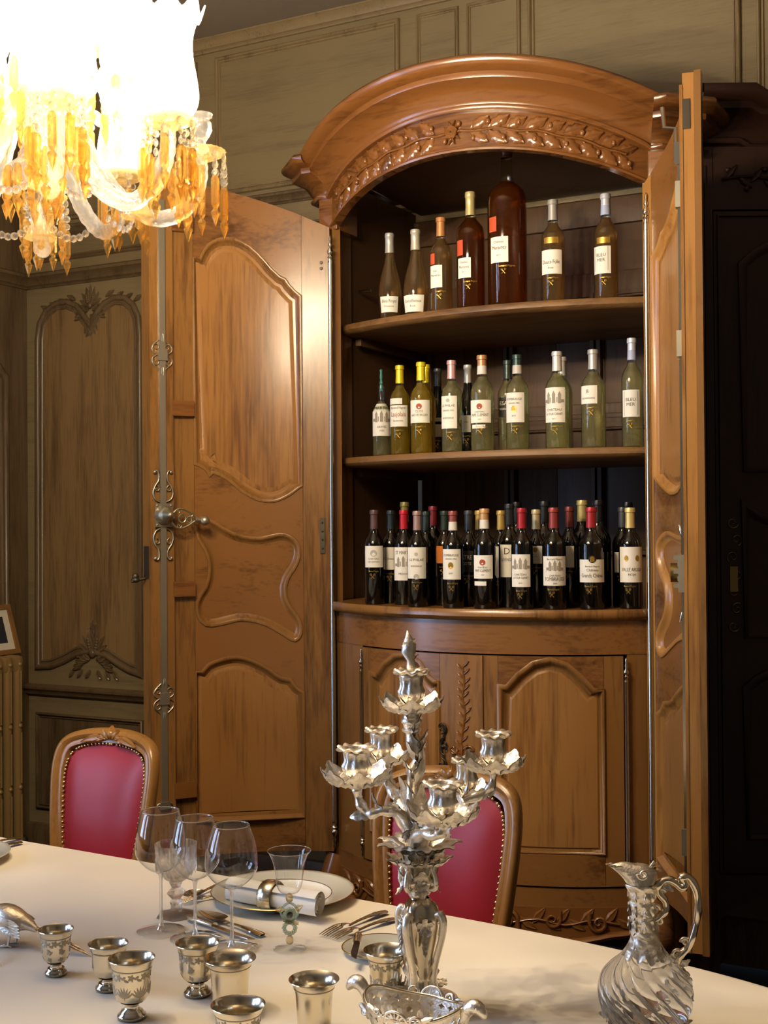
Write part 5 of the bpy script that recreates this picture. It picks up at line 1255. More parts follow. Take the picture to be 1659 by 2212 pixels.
# ------------------------------------------------------------------ candelabrum
def acanthus(mb, p, d, out, ln, wd, curl=1.2, ridge=.25, lobes=3, n=13, tip=0.0):
    """curling leaf from p: starts along d and bends towards out"""
    d = Vector(d).normalized(); o = Vector(out); o = (o - d * o.dot(d)).normalized(); s = d.cross(o); pos = Vector(p); pts = []
    for i in range(n):
        t = i / (n - 1); a = curl * t ** 1.5; dr = d * cos(a) + o * sin(a); nn = o * cos(a) - d * sin(a); pts.append((pos.copy(), nn, t)); pos = pos + dr * (ln / (n - 1))
    vs = []; fs = []; m = 7
    for c, nn, t in pts:
        w = wd / 2 * max(.08, sin(pi * min(1, .12 + .88 * t)) ** .7) * (.62 + .38 * abs(cos(pi * lobes * t)))
        for k in range(m):
            x = k / (m - 1) * 2 - 1; vs.append(c + s * x * w - nn * (ridge * w * (1 - x * x) - .14 * w * abs(cos(x * pi * 1.5))) + nn * (tip * t + .16 * w * abs(x) * sin(2 * pi * lobes * t)))
    for i in range(n - 1):
        for k in range(m - 1): fs.append([i * m + k, i * m + k + 1, (i + 1) * m + k + 1, (i + 1) * m + k])
    b = len(vs); off = [Vector(v) - pts[i // m][1] * .0012 for i, v in enumerate(vs)]
    fs2 = [[q + b for q in f[::-1]] for f in fs]; mb.add(vs + off, fs + fs2); return mb
cb = on_table(912, 2176); CY = cb.y
can = thing('candelabrum', 'tall ornate silver candelabrum with five leafy branches, empty sockets and a flame finial', 'candelabrum', cb)
def K(px, py, dy=0.0): return at_y(px, py, CY + dy) - Vector((cb.x, cb.y, cb.z))
def socket(px, py_pan, py_rim, wpan, dy, nm='candle_socket', ph=0):
    """leafy drip pan with vase-shaped nozzle; py_pan = underside of the pan, py_rim = top of the nozzle"""
    b = K(px, py_pan, dy); top = K(px, py_rim, dy); hh = top.z - b.z; R = wpan / 2 * (CY + dy) / F; e_ = empty(nm, can, b)
    m = MB(); nL = 8
    for k in range(nL):
        a = 2 * pi * (k + ph) / nL; r_ = Vector((cos(a), sin(a), 0))
        acanthus(m, r_ * R * .12 + Vector((0, 0, .003)), r_ + Vector((0, 0, .06)), (0, 0, 1), R * (1.28 + .1 * (k % 2)), R * 1.12, 1.25, .2, 4)
    m.lathe([(0, -.004), (R * .25, 0), (R * .5, .004), (R * .62, .010), (R * .3, .007), (0, .006)], 20); part('leaf_pan', m, 'silver_cast', e_, 70)
    r = R * .48; z = lambda q: hh * q
    def lob(a, rr, zz): return (rr * (1 + (.07 * cos(8 * a) if zz < z(.86) else 0)), zz)
    m = MB(); m.lathe([(r * .3, 0), (r * .36, z(.12)), (r * .55, z(.24)), (r * .92, z(.36)), (r * 1.0, z(.5)), (r * .86, z(.6)), (r * .82, z(.66)), (r * .88, z(.82)), (r * .95, z(.86)), (r * .9, z(.89))], 40, mod=lob)
    for k in range(6):
        a = 2 * pi * (k + .3) / 6; acanthus(m, (r * .35 * cos(a), r * .35 * sin(a), z(.06)), (cos(a) * .45, sin(a) * .45, 1), (cos(a), sin(a), 0), hh * .42, r * .6, .5, .25, 2)
    part('nozzle', m, 'silver_cast', e_, 70)
    def rimf(a, rr, zz): return (rr * (1 + .07 * cos(9 * a) + .03 * sin(17 * a)) if rr > r * 1.05 else rr, zz + (.0022 * sin(9 * a) if rr > r else 0))
    m = MB(); m.lathe([(r * .8, z(.88)), (r * 1.1, z(.90)), (r * 1.32, z(.93)), (r * 1.38, z(.97)), (r * 1.25, z(1.0)), (r * .85, z(.985)), (r * .7, z(.95)), (r * .66, z(.6)), (0, z(.55))], 54, mod=rimf); part('bobeche', m, 'silver_cast', e_, 70)
    return e_
socket(889, 1540, 1446, 118, 0.0)
m = MB(); q = lambda px, py: K(px, py)
m.tube([q(889, 1452), q(889, 1440), q(887, 1425), q(882, 1408), q(884, 1392), q(882, 1376), q(880, 1362)], [.006, .009, .007, .013, .012, .006, .001], 12)
for k in range(6):
    a = k * 1.05; b = q(884, 1440 - 7 * k); acanthus(m, b, (cos(a) * .5, sin(a) * .5, 1), (cos(a), sin(a), 0), .028, .016, .7, .2, 2)
part('flame_finial', m, 'silver_cast', can, 70)
sockets = [(771, 1697, 1612, 132, -.03, .1), (824, 1652, 1572, 108, .10, .3), (1066, 1668, 1581, 118, .03, .0), (1008, 1725, 1638, 100, .13, .2), (957, 1780, 1688, 134, -.12, .4)]
for a in sockets: socket(*a[:5], ph=a[5])
br = [[(893, 1835, 0), (878, 1790, -.01), (856, 1756, -.03), (826, 1752, -.04), (797, 1757, -.035), (778, 1735, -.03), (771, 1705, -.03), (771, 1696, -.03)],
      [(898, 1830, 0), (884, 1775, .03), (862, 1728, .06), (842, 1698, .09), (828, 1672, .10), (824, 1651, .10)],
      [(912, 1830, 0), (922, 1780, .0), (950, 1742, .01), (1000, 1730, .02), (1040, 1716, .03), (1062, 1696, .03), (1066, 1667, .03)],
      [(910, 1825, 0), (915, 1790, .05), (940, 1765, .09), (975, 1760, .12), (1000, 1750, .13), (1008, 1724, .13)],
      [(902, 1840, 0), (898, 1815, -.04), (915, 1800, -.08), (940, 1806, -.11), (955, 1796, -.12), (957, 1778, -.12)]]
for b in br:
    m = MB(); pts = cr([tuple(K(*p)) for p in b], 5); n_ = len(pts); m.tube(pts, [.0125 - .004 * i / n_ + .002 * sin(i * 1.1) for i in range(n_)], 10, ell=(1, .8))
    for i in range(3, n_ - 3, 5):
        d_ = Vector(pts[i + 1]) - Vector(pts[i]); up = Vector((0, 0, 1)) if i % 2 else Vector((0, -1, .3)); acanthus(m, pts[i], d_.normalized() + up * .5, up, .045, .022, 1.1 * (1 if i % 2 else -1), .25, 3)
    part('branch', m, 'silver_cast', can, 70)
m = MB(); pts = cr([tuple(K(*p)) for p in ((907, 1862, 0), (905, 1810, 0), (897, 1750, 0), (891, 1700, 0), (900, 1662, 0), (905, 1635, 0), (893, 1600, 0), (889, 1572, 0), (889, 1540, 0))], 4)
m.tube(pts, [.013 + .002 * sin(i * .9) for i in range(len(pts))], 12)
m.lathe([(.008, -.004), (.016, 0), (.017, .004), (.012, .007), (.012, .012), (.017, .015), (.018, .02), (.013, .025), (.01, .028)], 20, K(889, 1580))
for i in (4, 8, 12, 16, 20, 24):
    for f in (-1, 1): acanthus(m, pts[i] if i < 12 else pts[i], (f * .22, -.2, 1), (f, -.4, 0), .055, .032, .35, .3, 3)
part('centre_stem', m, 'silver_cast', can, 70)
m = MB()
for k in range(9):
    a = 2 * pi * k / 9; r_ = Vector((cos(a), sin(a), 0)); c = K(905, 1858)
    acanthus(m, c + r_ * .018, r_ * .7 + Vector((0, 0, 1)), r_, .070, .050, 1.35, .28, 3); acanthus(m, c + r_ * .014 + Vector((0, 0, -.002)), r_, (0, 0, 1), .048, .036, .7, .25, 3)
for px, py, dy, l_ in ((862, 1740, -.02, .07), (880, 1700, .03, .09), (905, 1690, -.03, .1), (925, 1760, -.04, .06), (870, 1790, -.05, .06)):
    acanthus(m, K(900, 1820), K(px, py, dy) - K(900, 1820), (random.uniform(-1, 1), -1, 0), l_ * 1.3, .03, .5, .25, 3)
part('leaf_calyx', m, 'silver_cast', can, 70)
# knop and baluster: lobed turned bodies with scrolled ribs
def body_px(rows, cxl, nm, lob=4, amt=.10, mat='silver'):
    m = MB(); m.lathe([((w / 2) * CY / F, K(0, y).z) for y, w in rows], 48, (K(cxl, rows[0][0]).x, 0, 0), mod=lambda a, r, z: (r * (1 + amt * cos(lob * (a + .6))), z)); part(nm, m, mat, can, 60)
body_px([(1858, 34), (1866, 60), (1876, 66), (1895, 56), (1908, 66), (1918, 60), (1926, 46), (1938, 34), (1946, 38)], 903, 'knop', 4, .12)
body_px([(1944, 36), (1950, 50), (1960, 66), (1975, 76), (2000, 78), (2030, 68), (2060, 55), (2090, 46), (2115, 44), (2135, 52), (2150, 70)], 909, 'baluster', 4, .14)
m = MB(); cx_ = K(903, 1900).x
for k in range(4):
    a = -.6 + k * pi / 2 + pi / 4 * 0; r_ = Vector((cos(a), sin(a), 0)); f = lambda x, y, d: tuple(Vector((cx_, 0, 0)) + r_ * x + Vector((0, 0, y)) + Vector((-r_.y, r_.x, 0)) * d)
    z0 = K(903, 1905).z; scroll(m, f, .026, z0, 0, .011, 1.3, -1, .0045, 0); m.tube([f(x, y, 0) for x, y in cr([(.037, z0), (.034, z0 + .018), (.024, z0 + .03), (.03, z0 + .04)], 4)], .0045, 8)
    z1 = K(903, 1872).z; scroll(m, f, .027, z1, 0, .007, 1.2, 1, .0035, 0)
    acanthus(m, f(.02, z0 - .02, 0), (0, 0, 1), r_, .045, .022, .6, .25, 2)
    a2 = a + pi / 4; r2 = Vector((cos(a2), sin(a2), 0)); b2 = Vector((cx_, 0, K(903, 1930).z)) + r2 * .016
    acanthus(m, b2, Vector((0, 0, 1)) + r2 * .35, r2, .052, .034, .25, .3, 4); acanthus(m, b2 + Vector((0, 0, .03)) + r2 * .008, Vector((0, 0, -1)) + r2 * .3, r2, .034, .026, .6, .3, 3)
part('knop_scrolls', m, 'silver_cast', can, 70)
m = MB(); cx_ = K(909, 2050).x
for k in range(4):
    a = -.6 + k * pi / 2; r_ = Vector((cos(a), sin(a), 0)); f = lambda x, y, d: tuple(Vector((cx_, 0, 0)) + r_ * x + Vector((0, 0, y)) + Vector((-r_.y, r_.x, 0)) * d)
    zz = lambda py: K(909, py).z
    path_ = cr([(.030, zz(1972)), (.040, zz(1966)), (.046, zz(1982)), (.044, zz(2010)), (.036, zz(2045)), (.028, zz(2080)), (.025, zz(2110)), (.030, zz(2135)), (.04, zz(2150))], 5)
    m.tube([f(x, y, 0) for x, y in path_], .0058, 8, ell=(1.3, 1)); scroll(m, f, .034, zz(1978), 0, .011, 1.4, 1, .0045, 0); scroll(m, f, .036, zz(2140), 0, .011, 1.3, -1, .0045, 0)
    acanthus(m, f(.027, zz(2125), 0), (0, 0, 1), r_, .06, .03, .3, .3, 3)
    a2 = a + pi / 4; r2 = Vector((cos(a2), sin(a2), 0)); c = Vector((cx_, 0, zz(1990))) + r2 * .032
    for j in range(5): acanthus(m, c, Vector((-r2.y, r2.x, 0)) * sin(j * 1.26) + Vector((0, 0, cos(j * 1.26))) + r2 * .3, r2, .018, .014, .5, .3, 1, 5)
    for j in range(4): acanthus(m, c + Vector((0, 0, -.008 * j - .006)), Vector((0, 0, -1)) + r2 * .3, r2, .02, .012, .4, .3, 1, 5)
part('baluster_scrolls', m, 'silver_cast', can, 70)
m = MB(); m.lathe([(0, .03), (.03, .034), (.036, .026), (.05, .018), (.066, .012), (.074, .008), (.076, .003), (.074, 0), (0, 0)], 48, (cx_, 0, 0), mod=lambda a, r, z: (r * (1 + .08 * cos(4 * (a + .6))), z))
for k in range(4):
    a = -.6 + k * pi / 2; r_ = Vector((cos(a), sin(a), 0)); acanthus(m, Vector((cx_, 0, .03)) + r_ * .03, r_ + Vector((0, 0, -.2)), (0, 0, 1), .05, .035, .4, .3, 3)
part('foot', m, 'silver_cast', can, 70)

# ------------------------------------------------------------------ ewer of twisted glass with silver mounts
eb = on_table(1394, 2240); EYm = eb.y
ew = thing('claret_ewer', 'twisted-rib glass ewer with silver spout, neck and scrolling handle at the right of the table', 'jug', eb)
E = lambda px, py, dy=0.0: at_y(px, py, EYm + dy) - Vector(eb)
pz = lambda py: E(1394, py).z; pr_ = lambda w_: w_ / 2 * EYm / F
rows = [(2236, 96), (2228, 118), (2212, 150), (2190, 178), (2160, 194), (2130, 196), (2105, 182), (2085, 150), (2068, 112), (2050, 84), (2032, 66), (2015, 58), (1990, 52)]
rows = cr([(float(a), float(b)) for a, b in rows], 6)
zt0, zt1 = pz(2236), pz(2030)
cxe = E(1394, 2130).x
rr_ = [(pr_(w_), pz(y)) for y, w_ in rows]
def swirl(i, j):
    r, z = rr_[round(j * (len(rr_) - 1))]; t = max(0, min(1, (z - zt0) / (zt1 - zt0))); a = 2 * pi * i
    r *= 1 + .07 * sin(pi * min(1, .08 + .92 * t)) ** .5 * (abs(cos(8 * a)) ** .8 - .5); a -= 2.2 * t; return (cxe + r * cos(a), r * sin(a), z)
m = MB(); m.grid(160, len(rr_), swirl, True); m.add([swirl(i / 160, 0) for i in range(160)], [list(range(160))]); part('glass_body', m, 'ewerglass', ew, 80)
m = MB(); m.lathe([(0, 0), (.035, 0), (.04, .004), (.036, .010), (.032, .013)], 40, (cxe, 0, 0))
for k in range(11):
    a = 2 * pi * k / 11; r_ = Vector((cos(a), sin(a), 0)); acanthus(m, Vector((cxe, 0, .008)) + r_ * .046, r_ * .62 + Vector((0, 0, .7)), Vector((0, 0, 1)) - r_ * .3, .036, .034, .55, .12, 3); 
    acanthus(m, Vector((cxe, 0, .026)) + r_ * .066, (-r_.y, r_.x, .8), r_, .02, .012, 1.2, .2, 1)
part('base_mount', m, 'silver_cast', ew, 70)
cn = E(1384, 2000).x
nk = cr([(2046., 62.), (2036., 58.), (2020., 54.), (1995., 51.), (1965., 50.), (1940., 52.), (1920., 57.), (1908., 62.)], 4)
m = MB(); m.lathe([(pr_(w_) + .001, pz(y)) for y, w_ in nk], 48, mod=lambda a, r, z: (r * (1 + .03 * sin(6 * a + z * 260) + .03 * sin(z * 420)), z))
m.v = [(x + E(1388 - (2046 - min(2046, max(1900, 1135))) * 0, 1990).x if False else x + cxe + (E(1383, 1910).x - cxe) * max(0, min(1, (z - pz(2046)) / (pz(1910) - pz(2046)))), y, z) for x, y, z in m.v]
for k in range(9):
    a = 2 * pi * k / 9; r_ = Vector((cos(a), sin(a), 0)); c = Vector((cxe, 0, pz(2040))) + r_ * pr_(58); acanthus(m, c, Vector((0, 0, -1)) + r_ * .25, r_, .028, .02, .2, .3, 2)
    for j in range(3): acanthus(m, Vector((E(1386, 2010 - 32 * j).x, 0, pz(2015 - 32 * j))) + r_ * pr_(49), Vector((-r_.y * .5, r_.x * .5, 1)), r_, .026, .018, .12, .15, 2)
part('silver_neck', m, 'silver_cast', ew, 70)
# spout and lid
m = MB(); c0 = E(1383, 1910)
def spout(i, j):
    a = 2 * pi * i; t = j; back = max(0, cos(a - pi)); w_ = pr_(60) * (1 - .15 * t)
    x = w_ * cos(a) - .026 * t ** 1.3 * max(0, -cos(a)) * (1 + .2 * t) + .010 * t * max(0, cos(a)); y = w_ * sin(a) * (1 - .25 * t * max(0, -cos(a))); z = .020 * t + .010 * t * max(0, -cos(a)) ** 2
    return (c0.x + x, y, c0.z + z)
m.grid(32, 8, spout, True); m.grid(32, 6, lambda i, j: tuple(Vector(spout(i, 1)) * (1 - j) + (Vector((c0.x - .004, 0, c0.z + .031)) * j) + Vector((0, 0, .006 * sin(pi * j)))), True)
for f in (-1, 1): scroll(m, lambda a, b, d: (c0.x + a, f * (.02 + d), c0.z + b), .0, .022, pi, .009, 1.3, 1, .003, .003)
for k in range(5): acanthus(m, (c0.x - .012 - .006 * k, 0, c0.z + .030), (-1, .6 * sin(k * 2), .25), (0, 0, 1), .022, .014, -.5, .2, 2)
part('spout', m, 'silver_cast', ew, 70)
m = MB(); acanthus(m, E(1388, 1892), E(1414, 1860) - E(1388, 1892), (1, 0, 0), .032, .012, .5, .2, 2); m.tube([E(1384, 1896), E(1398, 1884), E(1413, 1860)], [.004, .003, .002], 8); m.tube([E(1392, 1902), E(1404, 1893), E(1414, 1893)], [.005, .005, .003], 8); part('thumb_piece', m, 'silver_cast', ew, 70)
hp = [(1402, 1993), (1418, 1985), (1432, 1975), (1440, 1962), (1436, 1945), (1424, 1930), (1420, 1916), (1430, 1903), (1446, 1900), (1460, 1908), (1472, 1917), (1480, 1908), (1472, 1897), (1483, 1893), (1496, 1905), (1506, 1930), (1508, 1960), (1504, 1990), (1496, 2020), (1486, 2046), (1472, 2060), (1463, 2078), (1466, 2098), (1478, 2112), (1489, 2128), (1490, 2145)]
pts = cr([tuple(E(*p)) for p in hp], 4); m = MB(); n_ = len(pts); m.tube(pts, [.0048 + .0024 * sin(pi * i / n_) + .0006 * sin(i * .8) for i in range(n_)], 12, ell=(1.2, .9)); part('handle', m, 'silver', ew, 70)
ef = lambda a, b, d: (a, d, b)
for px, py, s_, f in ((1415, 1965, .009, 1), (1424, 1990, .007, -1), (1430, 1927, .006, 1), (1479, 1906, .008, -1), (1462, 2062, .009, 1), (1480, 2035, .007, -1), (1478, 2108, .007, 1), (1456, 2080, .006, -1)):
    p = E(px, py); m = MB(); scroll(m, ef, p.x, p.z, 0 if f > 0 else pi, s_, 1.3, f, .0032, 0); part('handle_scroll', m, 'silver_cast', ew, 70)
for px, py, dx, dz in ((1410, 1985, -1, .6), (1436, 1945, -.6, 1), (1470, 2075, -1, .6), (1490, 2050, -1, -.4), (1468, 2090, 1, .8), (1490, 2140, 0, -1), (1430, 1908, .8, -.6)):
    m = MB(); acanthus(m, E(px, py), (dx, 0, dz), (0, -1, .2), .022, .012, .7, .2, 2); part('handle_leaf', m, 'silver_cast', ew, 70)
m = MB(); acanthus(m, E(1487, 2120), E(1490, 2160) - E(1487, 2120), (1, 0, 0), .055, .05, -.5, .2, 3); m.ball(E(1488, 2118), .006); part('shell_mount', m, 'silver_cast', ew, 70)

# ------------------------------------------------------------------ pierced silver basket
bb = on_table(896, 2286)
bk = thing('pierced_basket', 'oval pierced silver basket with bird-head handles at the bottom of the view', 'basket', bb, TROT)
BA, BB, BH = .084, .056, .060
per = 2 * pi * sqrt((BA * BA + BB * BB) / 2)
def bmap(s, b, d):
    a = 2 * pi * s / per; t = b / BH; k = .70 + .30 * t ** .8; ends = abs(cos(a)) ** 3; z = .018 + b * (1 + .28 * ends * t) ; return ((BA * k + d) * cos(a), (BB * k + d) * sin(a), z)
holes = []
nH = 26
for i in range(nH):
    c = per * (i + .5) / nH; w_ = per / nH
    holes.append([(c + w_ * .40 * cos(q * pi / 4) * (1 if q % 2 == 0 else .42), .0495 + .0055 * sin(q * pi / 4) * (1 if q % 2 == 0 else .5)) for q in range(8)])
    if i % 2: holes.append([(c + w_ * .34 * cos(q * pi / 4), .026 + .0125 * sin(q * pi / 4) * (1 if q % 4 else .6)) for q in range(8)])
    else: holes.append([(c + w_ * .32 * cos(q * pi / 3 + .5), .0355 + .005 * sin(q * pi / 3 + .5)) for q in range(6)]); holes.append([(c + w_ * .32 * cos(q * pi / 3 + .5), .020 + .0055 * sin(q * pi / 3 + .5)) for q in range(6)])
m = MB(); m.slab([rect(0, per, 0, BH)] + holes, 0, .0016, bmap, [per * i / 52 for i in range(1, 52)]); part('pierced_wall', m, 'silver_cast', bk, 40)
m = MB(); m.tube([bmap(per * i / 72, BH, .001) for i in range(72)], .0028, 8, closed=True)
part('rim', m, 'silver', bk, 70)
m = MB(); m.lathe([(0, .016), (.7, .018), (.72, .016), (.6, .012), (.62, .004), (.7, 0), (0, 0)], 48); m.v = [(x * BA, y * BB, z) for x, y, z in m.v]; part('base', m, 'silver', bk, 60)
for f in (-1, 1):
    m = MB(); c = bmap(0 if f > 0 else per / 2, BH, 0); X = lambda a, b: (f * (BA + a * .85), 0, b * .80)
    m.tube(cr([X(-.012, .05), X(.001, .085), X(.008, .108), X(.018, .122), X(.030, .124), X(.040, .116), X(.046, .106)], 4), [.005, .005, .006, .006, .0065, .007, .0075, .008, .0085, .0095, .010, .0105, .011, .0115, .0115, .0115, .011, .0105, .010, .009, .008, .007, .006, .0045, .003], 12)
    for g in (-1, 1): m.ball((f * (BA + .029), g * .0085, .100), .0022, 6, 4)
    for k in range(3): acanthus(m, X(-.004, .06 + .015 * k), (f * .4, .5 * (k - 1), 1), (f, 0, 0), .03, .02, .5, .25, 2)
    part('bird_head_handle', m, 'silver_cast', bk, 70)
for a in (pi / 2, -pi / 2):
    s = per * ((a / (2 * pi)) % 1); m = MB(); f = lambda x, b, d: bmap(s + x, b, d + .001)
    m.tube([f(.017 * cos(q * pi / 10), BH - .006 + .020 * sin(q * pi / 10), .001) for q in range(11)], .0025, 6)
    for q in range(-3, 4): leaf(m, f, 0, BH - .004, pi / 2 + q * .4, .018, .006, .003, 0, 0)
    for g in (-1, 1):
        scroll(m, f, g * .026, BH + .002, 0 if g > 0 else pi, .008, 1.2, g, .0028, .002); leaf(m, f, g * .03, BH, 0 if g > 0 else pi, .022, .012, .004, .2 * g, 2)
    m.grid(9, 5, lambda i, j: f((i - .5) * .032 * (1 - .2 * j), BH - .006 + .022 * j * sin(pi * (.12 + .76 * i)), -.0006)); part('palmette_crest', m, 'silver_cast', bk, 70)

# ------------------------------------------------------------------ silver pheasants
def pheasant(loc, rot, label):
    t = thing('silver_pheasant', label, 'figurine', loc, rot, 'silver pheasants on the table')
    sp = [(-.066, .093, .004, .004), (-.060, .092, .009, .009), (-.050, .094, .011, .011), (-.044, .086, .009, .0095), (-.040, .074, .010, .011), (-.030, .064, .019, .020), (-.012, .056, .027, .026), (.008, .052, .027, .025), (.026, .050, .020, .019), (.042, .046, .013, .012), (.055, .041, .008, .008), (.062, .038, .006, .006)]
    sp = cr(sp, 4); m = MB(); nn = 16; vs = []; fs = []
    for i, (x, z, ry, rz) in enumerate(sp):
        a = sp[max(0, i - 1)]; b = sp[min(len(sp) - 1, i + 1)]; d = Vector((b[0] - a[0], 0, b[1] - a[1])).normalized(); n = Vector((-d.z, 0, d.x))
        for k in range(nn): q = 2 * pi * k / nn; vs.append(Vector((x, 0, z)) + Vector((0, 1, 0)) * ry * cos(q) + n * rz * sin(q))
    for i in range(len(sp) - 1):
        for k in range(nn): fs.append([i * nn + k, i * nn + (k + 1) % nn, (i + 1) * nn + (k + 1) % nn, (i + 1) * nn + k])
    m.add(vs, fs + [list(range(nn))[::-1], [(len(sp) - 1) * nn + k for k in range(nn)]])
    m.tube([(-.062, 0, .092), (-.070, 0, .090), (-.075, 0, .086)], [.005, .0032, .0008], 8)
    part('body', m, 'silver_cast', t, 70)
    for f in (-1, 1):
        m = MB()
        for k in range(5): acanthus(m, (-.022 + .004 * k, f * .0245, .062 - .005 * k), (1, f * .05, -.22 - .03 * k), (0, f, 0), .062 - .003 * k, .016, -.1, .25, 1)
        part('wing', m, 'silver_cast', t, 60)
        m = MB(); m.tube([(.004, f * .012, .034), (.006, f * .013, .020), (.003, f * .013, .003)], [.0065, .003, .0024], 8)
        for q in (-.5, 0, .5): m.tube([(.003, f * .013, .003), (-.009, f * .013 + q * .012, .002), (-.016, f * .013 + q * .018, .0008)], [.0022, .0018, .001], 6)
        m.tube([(.003, f * .013, .003), (.011, f * .013, .001)], [.002, .0008], 6); part('leg', m, 'silver_cast', t, 60)
    for k, (y, l_, dz) in enumerate(((0, .150, .0), (-.006, .13, .002), (.006, .13, .002), (-.010, .10, .004), (.010, .10, .004))):
        m = MB(); acanthus(m, (.050, y * .4, .042 + dz), (1, y * 3, -.27), (0, 0, 1), l_, .012, -.06, .3, 6, 13); part('tail_feather', m, 'silver_cast', t, 60)
    return t
p = on_table(24, 2042); pheasant(p, radians(-22), 'silver pheasant figurine with long tail at the left table edge')
p = on_table(-75, 2032); pheasant(p, radians(-52), 'second silver pheasant of which only the long tail enters the view')

# ================================================================== CHANDELIER
CHC = Vector((-.70, 2.55, 0)); CHR = .36; CZP = 2.33
ch = thing('chandelier', 'lit crystal chandelier with amber drops and glass candle shades at upper left', 'chandelier', (CHC.x, CHC.y, CZP))
# (angle, reach, height, carries a candle)
ARMS = [(-68, .36, 0, 1), (-34, .37, 0, 1), (7, .335, .012, 0), (60, .27, .02, 1), (101, .345, 0, 0), (140, .36, 0, 1), (180, .36, 0, 1), (216, .36, 0, 1), (254, .36, 0, 1)]
FILL_TIER = [(20, .19), (-40, .19), (-100, .19), (80, .19), (140, .19), (200, .19)]  # upper ring of lit shades, added to fill the chandelier's centre with white glow
NA = len(ARMS); ANG = [radians(a[0]) for a in ARMS]
m = MB(); m.lathe([(0, -.10), (.012, -.095), (.016, -.08), (.008, -.07), (.02, -.06), (.05, -.045), (.055, -.03), (.03, -.01), (.02, .02), (.035, .06), (.06, .10), (.07, .13), (.05, .17), (.022, .20), (.018, .28), (.04, .33), (.05, .40), (.02, .47), (.014, .60), (.03, .66), (.012, .72), (.012, ZC - CZP - .06)], 28, mod=lambda a, r, z: (r * (1 + .06 * cos(12 * a)), z)); part('stem', m, 'crystal', ch, 60)
m = MB(); m.lathe([(0, ZC - CZP - .002), (.09, ZC - CZP - .002), (.085, ZC - CZP - .03), (.03, ZC - CZP - .06), (0, ZC - CZP - .065)], 28); part('ceiling_rose', m, 'gilt', ch, 60)
# arm: twisted crystal rod, down from the stem, out and up to its pan
def armpath(): return cr([(.045, 0, .12), (.075, 0, .08), (.12, 0, -.01), (.185, 0, -.095), (.26, 0, -.135), (.325, 0, -.115), (.357, 0, -.06), (CHR, 0, -.012)], 7)
ap = armpath(); m = MB(); nA = len(ap)
k8 = 10; vs = []; fs = []
P_ = [Vector(p) for p in ap]; fine = cr([tuple(p) for p in ap], 3)
P_ = [Vector(p) for p in fine]
for i, p in enumerate(P_):
    d = (P_[min(i + 1, len(P_) - 1)] - P_[max(i - 1, 0)]).normalized(); n = Vector((0, 1, 0)); b = d.cross(n); t = i / len(P_); r = .020 * (1 - .35 * t)
    for q in range(16):
        a = 2 * pi * q / 16; rr = r * (1 + .15 * abs(cos(2.5 * (a - i * .17))) - .05); vs.append(p + n * rr * cos(a) + b * rr * sin(a))
for i in range(len(P_) - 1):
    for q in range(16): fs.append([i * 16 + q, i * 16 + (q + 1) % 16, (i + 1) * 16 + (q + 1) % 16, (i + 1) * 16 + q])
m.add(vs, fs); arm_me = mesh('arm', m, 'crystal', 60)
m = MB(); m.lathe([(.008, -.022), (.016, -.016), (.03, -.010), (.046, -.002), (.050, .004), (.048, .006), (.04, .004), (.02, .0), (0, -.002)], 44, mod=lambda a, r, z: (r * (1 + (.03 * cos(22 * a) if r > .025 else 0)), z)); pan_me = mesh('drip_pan', m, 'amberpan', 60)
m = MB(); m.lathe([(0, .0), (.012, .002), (.016, .010), (.010, .018), (.009, .024), (.018, .036), (.022, .05), (.020, .064), (.013, .070), (.022, .074), (.024, .080), (.014, .082), (0, .082)], 26, mod=lambda a, r, z: (r * (1 + .05 * cos(13 * a + z * 300)), z)); socket_me = mesh('candle_socket', m, 'bead', 60)
m = MB(); m.lathe([(.0, .082), (.0095, .083), (.0095, .115), (.0, .116)], 16); candle_me = mesh('candle', m, 'mat', 40)
m = MB(); m.lathe([(.0, .116), (.008, .118), (.0125, .130), (.0125, .140), (.008, .158), (.003, .172), (0, .176)], 14); bulb_me = mesh('bulb', m, 'bulb', 80)
def shm(a, r, z):
    t = max(0, (z - .20) / .055); return (r * (1 + .05 * t * cos(8 * a)), z * .80 + t * t * .013 * cos(8 * a))
m = MB(); m.lathe(cr([(.030, .006), (.044, .014), (.0545, .035), (.0575, .06), (.054, .10), (.048, .14), (.046, .18), (.050, .215), (.060, .245), (.066, .256)], 4), 64, mod=shm); shade_me = mesh('shade', m, 'shade', 80)
m = MB(); m.tube([(*[q * 1.0 for q in (lambda rr, a: (rr * cos(a), rr * sin(a)))(shm(2 * pi * i / 64, .066, .256)[0], 2 * pi * i / 64)], shm(2 * pi * i / 64, .066, .256)[1]) for i in range(64)], .0016, 6, closed=True); rim_me = mesh('shade_rim', m, 'crystal', 80)
# spear drop and octagon bead
m = MB(); m.lathe([(0, 0), (.005, -.001), (.0085, -.008), (.0085, -.058), (.0045, -.066), (.0045, -.069), (.009, -.074), (.009, -.077), (0, -.104)], 6); drop_me = mesh('spear_drop', m, 'amber', 15)
m = MB(); m.lathe([(0, -.0042), (.0045, -.0036), (.0085, -.0008), (.0085, .0008), (.0045, .0036), (0, .0042)], 8, M=Matrix.Rotation(pi / 2, 3, 'X')); bead_me = mesh('crystal_bead', m, 'bead', 15)
m = MB(); m.lathe([(.004, 0), (.012, -.004), (.026, -.024), (.030, -.040), (.034, -.044), (.034, -.047), (.028, -.046), (0, -.012)], 30, mod=lambda a, r, z: (r * (1 + .03 * cos(15 * a)), z)); m.lathe([(.006, -.046), (.007, -.052), (.007, -.066), (0, -.072)], 8); bell_me = mesh('amber_bell', m, 'amberpan', 50)
nd = 10
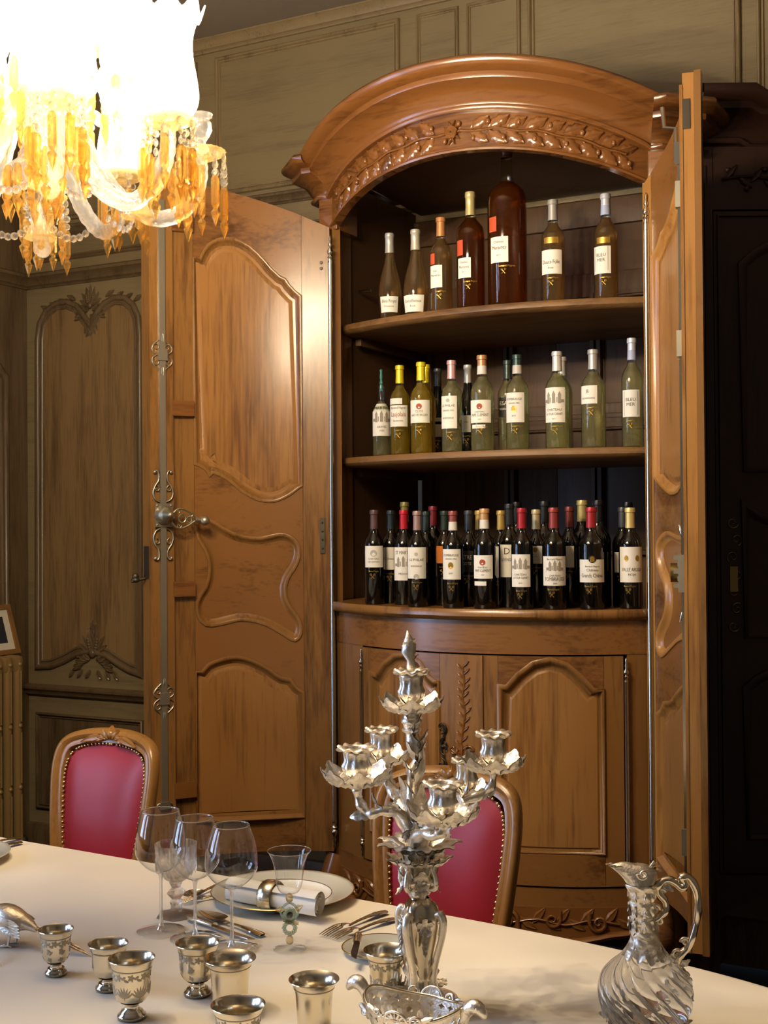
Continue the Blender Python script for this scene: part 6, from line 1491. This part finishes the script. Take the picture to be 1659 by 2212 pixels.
def light(x, y, z):
    l = bpy.data.lights.new('candle_light', 'POINT'); l.energy = BULB_W; l.color = (1, .805, .55); l.shadow_soft_size = .012
    o = bpy.data.objects.new('candle_light', l); COL.objects.link(o); o.parent = ch; o.location = (x, y, z + .148)
def candle_set(x, y, z, a):
    put('candle_socket', socket_me, ch, (x, y, z), (0, 0, a)); put('candle', candle_me, ch, (x, y, z)); put('bulb', bulb_me, ch, (x, y, z))
    h = put('shade', shade_me, ch, (x, y, z), (0, 0, a)); put('shade_rim', rim_me, h); light(x, y, z)
def drops(x0, y0, z0, a, n, ext=0):
    for j in range(n):
        b = a + 2 * pi * (j + .5) / n; x, y = x0 + .048 * cos(b), y0 + .048 * sin(b); nb = 2 + (j + ext) % 3; z = z0 - .002
        for q in range(nb):
            z -= .009; put('crystal_bead', bead_me, ch, (x, y, z), (0, 0, b + q * .7 + pi / 2)); z -= .0085
        put('spear_drop', drop_me, ch, (x, y, z), (0, 0, b))
for k, (dg, rc, dz, cand) in enumerate(ARMS):
    a = ANG[k]; x, y = rc * cos(a), rc * sin(a)
    o = put('arm', arm_me, ch, (0, 0, dz), (0, 0, a)); o.scale = (rc / CHR, 1, 1); put('drip_pan', pan_me, ch, (x, y, dz), (0, 0, a))
    if cand: candle_set(x, y, dz, a)
    else: put('candle_socket', socket_me, ch, (x, y, dz), (0, 0, a))
    drops(x, y, dz, a, nd, k)
    if k % 2 == 0: put('amber_bell', bell_me, ch, (x * .62, y * .62, -.075))
for k, (dg, rc) in enumerate(FILL_TIER):
    a = radians(dg); x, y = rc * cos(a), rc * sin(a); zz = .17
    o = put('arm', arm_me, ch, (0, 0, zz + .02), (0, 0, a)); o.scale = (rc / CHR, .8, .8); put('drip_pan', pan_me, ch, (x, y, zz), (0, 0, a)); candle_set(x, y, zz, a); drops(x, y, zz, a, 5, k)
# centre drops and swags of beads between the arms
for k in range(12):
    a = 2 * pi * k / 12; put('spear_drop', drop_me, ch, (.085 * cos(a), .085 * sin(a), .10), (0, 0, a)); put('spear_drop', drop_me, ch, (.052 * cos(a + .2), .052 * sin(a + .2), -.03), (0, 0, a))
m = MB()
for k, a in enumerate(ANG):
    a2 = ANG[(k + 1) % NA] if k < NA - 1 else ANG[0] + 2 * pi
    for q in range(1, 10):
        t = q / 10; aa = a + (a2 - a) * t; rr = .20; z = -.075 - .05 * sin(pi * t); M_ = Matrix.Rotation(aa + pi / 2, 3, 'Z') @ Matrix.Rotation(pi / 2, 3, 'X')
        m.lathe([(0, -.0042), (.0045, -.0036), (.0085, -.0008), (.0085, .0008), (.0045, .0036), (0, .0042)], 8, (rr * cos(aa), rr * sin(aa), z), M=M_)
part('bead_swags', m, 'bead', ch, 15, kind='stuff')
m = MB(); m.lathe([(0, .095), (.06, .10), (.088, .108), (.09, .112), (0, .112)], 40); part('upper_pan', m, 'amberpan', ch, 60)
